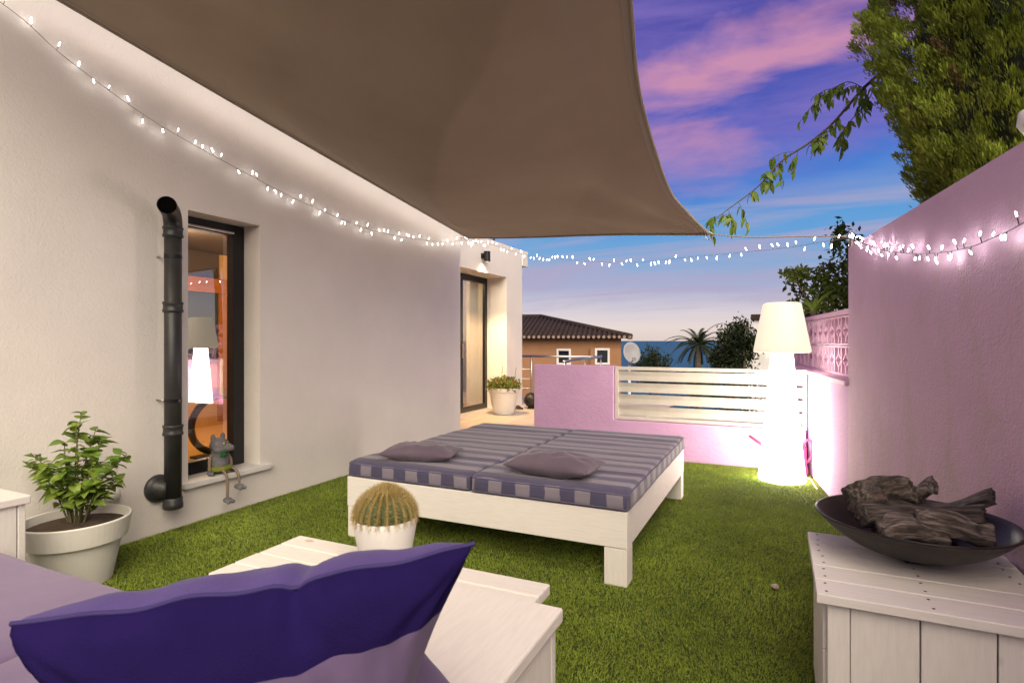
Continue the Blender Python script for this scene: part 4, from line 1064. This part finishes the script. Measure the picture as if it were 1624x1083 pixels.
# wolf shelf sitter
def fused(name, blobs, m, vox=.006, parent=None, loc=(0, 0, 0)):
    bm = bmesh.new()
    for (c, s, rz) in blobs:
        M = Matrix.Translation(c) @ Matrix.Rotation(rz, 4, 'Z') @ Matrix.Diagonal((*s, 1)); bmesh.ops.create_uvsphere(bm, u_segments=20, v_segments=14, radius=1, matrix=M)
    me = bpy.data.meshes.new(name); bm.to_mesh(me); bm.free()
    ob = bpy.data.objects.new(name, me); COL.objects.link(ob)
    rm = ob.modifiers.new('r', 'REMESH'); rm.mode = 'VOXEL'; rm.voxel_size = vox
    sm = ob.modifiers.new('s', 'SMOOTH'); sm.iterations = 3
    dg = bpy.context.evaluated_depsgraph_get(); m2 = bpy.data.meshes.new_from_object(ob.evaluated_get(dg)); bpy.data.objects.remove(ob); bpy.data.meshes.remove(me)
    m2.name = name; m2.materials.append(MATS[m]); m2.polygons.foreach_set('use_smooth', [True] * len(m2.polygons))
    o = link(name, m2, parent, loc); return o


wf = thing('wolf_figurine', (-3.815, 2.925, .304), 'grey wolf figurine with dangling rope legs sitting on the window sill', 'figurine', rotz=R(-4)); wf.scale = (1.28, 1.28, 1.28)
# local axes: +X out of the wall (faces that way, head turned to +Y a little)
fused('body', [((0, 0, .062), (.050, .056, .066), 0), ((.002, 0, .115), (.042, .046, .05), 0), ((.0, 0, .165), (.047, .052, .047), 0), ((.028, .026, .150), (.036, .034, .028), .6), ((.048, .044, .146), (.022, .022, .019), .6),
               ((-.004, -.034, .208), (.012, .015, .026), 0), ((-.014, .034, .210), (.012, .015, .026), 0), ((.02, .0, .14), (.03, .045, .028), 0)], 'grey_ceramic', .005, wf)
fused('nose', [((.063, .058, .152), (.009, .010, .008), 0)], 'black_gloss', .003, wf)
for (x, y) in ((.041, .004), (.012, .047)):
    fused('eye', [((x, y, .176), (.008, .009, .007), 0)], 'eye_yellow', .0025, wf); fused('pupil', [((x + .006, y + .003, .176), (.004, .004, .005), 0)], 'black_gloss', .002, wf)
MB().add([(.052, .0, .118), (.05, -.024, .135), (.05, -.024, .100), (.052, .024, .135), (.052, .024, .100), (.06, 0, .125), (.06, 0, .110)], [(5, 1, 2, 6), (5, 6, 4, 3), (0, 1, 5), (0, 5, 3), (0, 6, 2), (0, 4, 6)]).build('bow_tie', 'green_glitter', wf, local=True)
MB().lathe([(.060, .018), (.066, .030), (.058, .046)], 20, (.01, 0, 0), cap0=True, cap1=True).build('shorts', 'lime_cloth', wf, local=True, smooth=True)
for sy in (-1, 1):
    MB().tube(catmull([(.0, sy * .048, .115), (.012, sy * .066, .075), (.02, sy * .068, .025)], 5), .009, 8).build('arm', 'rope', wf, local=True, smooth=True)
    fused('hand', [((.028, sy * .068, .014), (.027, .019, .014), 0), ((.048, sy * .072, .012), (.013, .009, .010), 0)], 'grey_ceramic', .004, wf)
for (yy, zl, tw) in ((-.03, -.125, 0), (.042, -.062, .25)):
    MB().tube(catmull([(.045, yy, .030), (.085, yy, .028), (.112, yy + .004, .0), (.115, yy + .008, zl * .5), (.112, yy + .008, zl)], 6), .0075, 8).build('leg', 'rope', wf, local=True, smooth=True)
    fused('foot', [((.118, yy + .008, zl - .012), (.033, .024, .016), tw), ((.143, yy + .022, zl - .018), (.016, .011, .012), tw), ((.143, yy - .006, zl - .018), (.016, .011, .012), tw)], 'grey_ceramic', .004, wf)


# conifer behind the pink wall
def conifer():
    th = thing('conifer_tree', (1.78, 5.6, 0), 'dense dark green conifer towering behind the pink wall at the right', 'tree')
    ax = np.array([1.93, 5.6])
    zk = np.array([1.5, 2.0, 2.4, 2.8, 3.2, 3.8, 4.6, 5.6, 6.6]); rk = np.array([.25, .48, .72, .93, 1.06, 1.13, 1.05, .75, .15])
    nc = 4400; cz = RNG.uniform(1.5, 6.5, nc); ca_ = RNG.uniform(0, 2 * PI, nc); r = np.interp(cz, zk, rk) * (1 + .10 * np.sin(ca_ * 5 + cz * 3)) * RNG.uniform(.80, 1.05, nc)
    inn = RNG.random(nc) < .25; r[inn] *= RNG.uniform(.4, .85, inn.sum())
    cc = np.stack([ax[0] + r * np.cos(ca_), ax[1] + r * np.sin(ca_), cz], 1); out = np.stack([np.cos(ca_), np.sin(ca_), np.full(nc, .9)], 1)
    ccol = np.array([.16, .215, .022]) * RNG.uniform(.6, 1.7, (nc, 1)) + np.array([.03, .018, 0]) * RNG.random((nc, 1))
    m_ = 135; C = np.repeat(cc, m_, 0); d = np.repeat(unit(out), m_, 0); off = np.abs(RNG.random(nc * m_)) ** .8
    side = RNG.normal(size=(nc * m_, 3)); C = C + d * (off * .16)[:, None] + side * (.040 * (1.15 - off))[:, None]
    col = np.repeat(ccol, m_, 0) * RNG.uniform(.75, 1.25, (nc * m_, 1)); dead = RNG.random(nc) < .05; col[np.repeat(dead, m_)] = np.array([.12, .075, .03])
    o = leaf_cloud('crown', C, d * 1.3 + RNG.normal(size=C.shape) * .38 + np.array([0, 0, .7]), .048, .0085, col.astype(np.float32), parent=th, loc=(1.78, 5.6, 0)); o['kind'] = 'stuff'
    MB().tube([(1.78, 5.6, -.02), (1.76, 5.62, 2), (1.78, 5.6, 5.8)], [.11, .09, .02], 10).build('trunk', 'bark', th, smooth=True)
    MB().grid(lambda u, v: (1.93 + .78 * np.interp(1.6 + 4.6 * v, zk, rk) * math.cos(2 * PI * u), 5.6 + .78 * np.interp(1.6 + 4.6 * v, zk, rk) * math.sin(2 * PI * u), 1.6 + 4.6 * v), 24, 16, closed_u=True).build('inner_twigs', 'hill', th, smooth=True)


conifer()

# broadleaf tree with the overhanging branch
ob = thing('overhanging_tree', (1.6, 7.4, 0), 'slender broadleaf tree whose drooping branch hangs across the sky', 'tree')
MB().tube([(1.6, 7.4, -.02), (1.55, 7.3, 2.2), (1.35, 7.0, 4.0), (1.25, 6.8, 4.6)], [.08, .06, .045, .03], 9).build('trunk', 'bark', ob, smooth=True)
main = catmull([(1.35, 7.0, 4.1), (.965, 6.533, 3.93), (.744, 6.428, 3.744), (.467, 6.298, 3.40), (.246, 6.194, 3.20), (.025, 6.09, 3.04), (-.196, 5.986, 2.78), (-.473, 5.856, 2.55), (-.60, 5.79, 2.43)], 8)
MB().tube(main, [.016 * (1 - i / len(main)) + .0022 for i in range(len(main))], 7).build('branch', 'bark', ob, smooth=True)
bl = [leaf_mesh('leaf', .19, .075, 'leaf', .2, .3), leaf_mesh('leaf', .15, .066, 'leaf_bright', .3, .45)]
rs = random.Random(5)
def hang_leaves(path, k0, cnt, spread, size, parent, nl=9):
    for i in range(cnt):
        p = curve_at(path, k0 + (1 - k0) * (i + rs.random()) / cnt)
        q1 = p + Vector((rs.uniform(-spread, spread) - .04, rs.uniform(-.12, .12), rs.uniform(-.22, .02))); sp_ = catmull([p, p.lerp(q1, .5) + Vector((0, 0, .02)), q1], 4)
        MB().tube(sp_, .0022, 5).build('twig', 'stem', parent, smooth=True)
        for j in range(nl):
            t = .25 + .75 * j / (nl - 1); b_ = curve_at(sp_, t); o = link('leaf', rs.choice(bl), parent, b_ - Vector(parent.location)); aim(o, (rs.uniform(-.7, .5), rs.uniform(-.6, .6), rs.uniform(-1.3, -.2)), rs.uniform(-1, 1)); s = size * rs.uniform(.6, 1.1); o.scale = (s, s, s)
hang_leaves(main[6:], 0, 22, .20, .68, ob, 7)
side1 = catmull([(.744, 6.428, 3.744), (.6, 6.35, 3.80), (.45, 6.3, 3.72), (.33, 6.2, 3.62)], 5); MB().tube(side1, .004, 6).build('branch', 'bark', ob, smooth=True)
hang_leaves(side1, .1, 12, .16, .6, ob, 8)
side2 = catmull([(.9, 6.5, 3.9), (.78, 6.42, 3.62), (.62, 6.38, 3.42), (.50, 6.3, 3.22)], 5); MB().tube(side2, .004, 6).build('branch', 'bark', ob, smooth=True)
hang_leaves(side2, .1, 9, .15, .68, ob, 7)

# leafy shrub behind the pierced blocks
ls = thing('leafy_shrub', (.75, 7.6, 0), 'bright green leafy shrub rising behind the pierced pink blocks', 'shrub')
def shrub_cloud(parent, centre, rad, n, col0, col1, L, W, name='foliage', loc=None, clumps=40, seed=0):
    k = clumps; cc = RNG.normal(size=(k, 3)); cc = unit(cc) * (RNG.random((k, 1)) ** .45); cc = cc * np.array(rad) + np.array(centre)
    idx = RNG.integers(0, k, n); C = cc[idx] + RNG.normal(size=(n, 3)) * np.array(rad) * .16
    tone = RNG.random(k)[idx][:, None] * .6 + RNG.random((n, 1)) * .4
    col = np.array(col0) * (1 - tone) + np.array(col1) * tone
    o = leaf_cloud(name, C, RNG.normal(size=(n, 3)) + np.array([0, 0, .2]), L, W, col.astype(np.float32), parent=parent, loc=tuple(wloc(parent))); o['kind'] = 'stuff'; return o
shrub_cloud(ls, (.58, 7.5, 1.80), (.42, .4, .50), 1700, (.035, .07, .010), (.13, .18, .028), .085, .045, clumps=45)
shrub_cloud(ls, (.70, 7.35, 2.35), (.20, .2, .30), 420, (.03, .06, .012), (.08, .13, .02), .075, .04, clumps=14)
shrub_cloud(ls, (.12, 7.25, 2.05), (.20, .2, .16), 210, (.05, .09, .012), (.17, .21, .03), .075, .035, clumps=9)
for tip in ((.12, 7.25, 2.1), (.45, 7.4, 2.2), (.72, 7.4, 2.5), (.75, 7.5, 1.9), (.3, 7.4, 1.8)):
    MB().tube(catmull([(.75, 7.6, 0), (.7, 7.55, .9), tip], 6), .011, 6).build('stem', 'bark', ls, smooth=True)
yu = thing('yucca', (.33, 7.0, 0), 'pale spiky strap leaved plant in front of the leafy shrub', 'plant')
MB().tube([(.36, 7.1, -.01), (.35, 7.05, .8), (.34, 7.0, 1.62)], .03, 8).build('stem', 'bark', yu, smooth=True)
yl = leaf_mesh('leaf', .36, .040, 'leaf_bright', .4, .35)
for i in range(22):
    g = rs.uniform(0, 2 * PI); o = link('leaf', yl, yu, Vector((.34, 7.0, 1.60)) - Vector(yu.location)); aim(o, (math.cos(g), math.sin(g), rs.uniform(.0, 1.6))); s = rs.uniform(.7, 1.05); o.scale = (s, s, s)

tag(MB().lathe([(.0, -.05), (.04, -.045), (.06, -.01), (.055, .03), (.03, .05), (.0, .052)], 20, (0, 0, 0), cap0=False, cap1=False).build('wall_finial', 'cream_pot', local=True, origin=(.775, 2.42, 2.025), smooth=True), 'small cream rounded finial on top of the tall pink wall at the frame edge', 'finial')

# ------------------------------------------------------------------ beyond the terrace
nh = thing('neighbour_house', (-6.72, 23.6, -6), 'orange rendered house with a dark tiled hip roof beyond the terrace', 'house')
hx0, hx1, hy0, hy1 = -17.0, -6.72, 23.6, 31.5
hole_wall(MB(), 'Y', hy0, hy0 + .3, hx0, hx1, -6, 1.45, [(-9.36, -8.92, .34, .86), (-7.72, -7.28, .37, .89)]).build('wall', 'orange_stucco', nh)
MB().box(hx1 - .3, hx1, hy0 + .301, hy1, -6, 1.448).build('wall', 'orange_stucco', nh)
MB().box(hx0, hx1 - .301, hy1 - .3, hy1, -6, 1.448).build('wall', 'orange_stucco', nh)
MB().box(-8.0, -6.725, hy0 - .16, hy0 - .002, -6, .98).build('projecting_bay', 'orange_stucco', nh)
for (a, b, c, d) in ((-9.36, -8.92, .34, .86), (-7.72, -7.28, .37, .89)):
    wn = thing('window', ((a + b) / 2, hy0, c), None, None); wn.parent = nh; wn.location -= nh.location
    e = .09; yf = hy0 - .06 if a < -8 else hy0 - .20
    for x0, x1, z0, z1 in ((a - e, a, c - e, d + e), (b, b + e, c - e, d + e), (a, b, d, d + e), (a, b, c - e, c)): boxo('surround', 'villa_white', wn, x0, x1, yf, hy0 + .0 if a < -8 else hy0 - .162, z0, z1, .01)
    boxo('pane', 'window_dark', wn, a + .002, b - .002, hy0 + .10 if a < -8 else hy0 - .175, hy0 + .12 if a < -8 else hy0 - .163, c + .002, d - .002, 0)
ez, rzt, ov = 1.42, 2.45, .40
ex0, ex1, ey0, ey1 = hx0 - ov, hx1 + ov, hy0 - ov, hy1 + ov; hyp = (ey1 - ey0) / 2
r0 = (ex0 + hyp, (ey0 + ey1) / 2, rzt); r1 = (ex1 - hyp, (ey0 + ey1) / 2, rzt)
roof = MB().add([(ex0, ey0, ez), (ex1, ey0, ez), (ex1, ey1, ez), (ex0, ey1, ez), r0, r1], [(0, 1, 5, 4), (1, 2, 5), (2, 3, 4, 5), (3, 0, 4), (0, 3, 2, 1)]).build('roof', 'roof_tile', nh)
mb = MB(); me2 = MB(); slope = (rzt - ez) / hyp
xk = ex0 + .1
while xk < ex1:
    run = min(hyp, xk - ex0, ex1 - xk); mb.tube([(xk, ey0 - .03, ez + .03), (xk, ey0 + run, ez + .03 + run * slope)], .075, 6); me2.tube([(xk, ey0 - .06, ez + .03), (xk, ey0 - .025, ez + .031)], .066, 8); xk += .21
yk = ey0 + .1
while yk < ey1:
    run = min(hyp, yk - ey0, ey1 - yk); mb.tube([(ex1 + .03, yk, ez + .03), (ex1 - run, yk, ez + .03 + run * slope)], .075, 6); me2.tube([(ex1 + .06, yk, ez + .03), (ex1 + .025, yk, ez + .031)], .082, 8); yk += .21
for a, b in (((ex1, ey0, ez + .05), (r1[0], r1[1], rzt + .05)), ((r0[0], r0[1], rzt + .05), (r1[0], r1[1], rzt + .05))): mb.tube([a, b], .12, 8)
o = mb.build('roof_tiles', 'roof_tile', nh, smooth=True); o['kind'] = 'stuff'
o = me2.build('eaves_tiles', 'tile_edge', nh); o['kind'] = 'stuff'
nh.rotation_euler = (0, 0, R(14.5)); nh.location.x += .70

vl = thing('white_villa', (1.5, 57, -9), 'white flat roofed villa half hidden behind the lamp shade', 'house')
MB().box(-2.0, 7, 54.3, 62, -12, 3.1).build('wall', 'villa_white', vl); MB().box(-2.25, 7.2, 54.1, 62.2, 3.102, 3.6).build('parapet', 'roof_tile', vl)
boxo('window', 'window_dark', vl, -1.5, -.4, 54.24, 54.297, 1.2, 2.4, 0); boxo('window', 'window_dark', vl, 1.0, 2.2, 54.24, 54.297, 1.2, 2.4, 0)
MB().box(-2.9, -1.1, 53.4, 54.0, -12, .55).build('stair_wall', 'villa_white', vl); MB().box(-1.098, -.3, 53.4, 54.0, -12, -.2).build('stair_wall', 'villa_white', vl); MB().box(-.298, 3, 53.4, 54.0, -12, -.6).build('stair_wall', 'villa_white', vl)
tag(MB().box(-1.9, .1, 9.0, 9.2, -2.8, .12).build('planter_wall', 'villa_white', bevel=.01), 'low white wall glimpsed through the gaps between the white slats', 'wall')

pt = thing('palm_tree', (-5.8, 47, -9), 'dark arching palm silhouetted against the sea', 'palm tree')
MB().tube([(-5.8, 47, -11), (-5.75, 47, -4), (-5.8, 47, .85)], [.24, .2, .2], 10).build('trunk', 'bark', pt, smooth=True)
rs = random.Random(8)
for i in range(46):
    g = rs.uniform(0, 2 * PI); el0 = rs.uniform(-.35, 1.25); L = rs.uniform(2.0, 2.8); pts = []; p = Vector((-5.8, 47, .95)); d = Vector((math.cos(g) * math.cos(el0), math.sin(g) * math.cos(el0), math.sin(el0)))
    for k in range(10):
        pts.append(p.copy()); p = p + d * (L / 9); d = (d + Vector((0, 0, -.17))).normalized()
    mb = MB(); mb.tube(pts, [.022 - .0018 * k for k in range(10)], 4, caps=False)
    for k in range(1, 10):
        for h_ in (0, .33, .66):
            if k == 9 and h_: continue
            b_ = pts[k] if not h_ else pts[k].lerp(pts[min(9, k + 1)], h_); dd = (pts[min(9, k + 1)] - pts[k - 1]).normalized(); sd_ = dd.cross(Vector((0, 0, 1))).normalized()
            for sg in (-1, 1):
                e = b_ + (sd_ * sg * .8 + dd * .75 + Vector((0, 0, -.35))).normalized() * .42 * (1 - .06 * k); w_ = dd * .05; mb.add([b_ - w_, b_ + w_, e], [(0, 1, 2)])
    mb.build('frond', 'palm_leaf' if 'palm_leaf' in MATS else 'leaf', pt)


def far_tree(name, loc, top, rad, n, label, c0, c1, cat='tree', L=.22, group=None, clumps=60):
    th = thing(name, loc, label, cat, group); x, y, z = loc
    MB().tube([(x, y, z), (x + .1, y, (z + top) / 2), (x, y, top - rad[2] * .4)], [.16, .12, .05], 8).build('trunk', 'bark', th, smooth=True)
    for k in range(4): MB().tube([(x, y, top - rad[2] * 1.5), (x + rad[0] * .6 * math.cos(k * 1.7), y + rad[1] * .6 * math.sin(k * 1.7), top - rad[2] * .6)], [.06, .02], 6).build('limb', 'bark', th, smooth=True)
    shrub_cloud(th, (x, y, top - rad[2]), rad, n, c0, c1, L, L * .5, 'crown', clumps=clumps)


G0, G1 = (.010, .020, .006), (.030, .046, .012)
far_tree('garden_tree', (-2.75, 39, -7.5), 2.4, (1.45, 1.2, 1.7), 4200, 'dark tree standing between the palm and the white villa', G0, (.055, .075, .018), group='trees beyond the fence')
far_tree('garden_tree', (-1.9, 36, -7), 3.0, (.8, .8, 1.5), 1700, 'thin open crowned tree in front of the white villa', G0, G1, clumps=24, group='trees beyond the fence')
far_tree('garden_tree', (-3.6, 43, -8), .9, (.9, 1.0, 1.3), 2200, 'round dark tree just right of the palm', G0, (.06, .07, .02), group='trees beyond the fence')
far_tree('garden_bush', (-6.9, 35.4, -6.5), .62, (1.35, 1.0, 1.1), 3200, 'low dark bush right of the satellite dish against the sea', G0, G1, 'bush', .16, group='bushes beyond the fence')
far_tree('garden_bush', (-7.7, 37.5, -7), .95, (.55, .6, 1.2), 900, 'narrow dark bush right behind the satellite dish', G0, G1, 'bush', .16, group='bushes beyond the fence')
far_tree('garden_bush', (-4.6, 36, -6), -.35, (1.5, 1, .9), 2400, 'low dark bush at the foot of the palm', G0, G1, 'bush', .16, group='bushes beyond the fence')
far_tree('garden_bush', (-2.3, 30, -6), .1, (1.9, 1, 1.3), 3000, 'broad green bush under the thin tree left of the lamp', (.02, .035, .009), (.06, .085, .02), 'bush', .15, group='bushes beyond the fence')
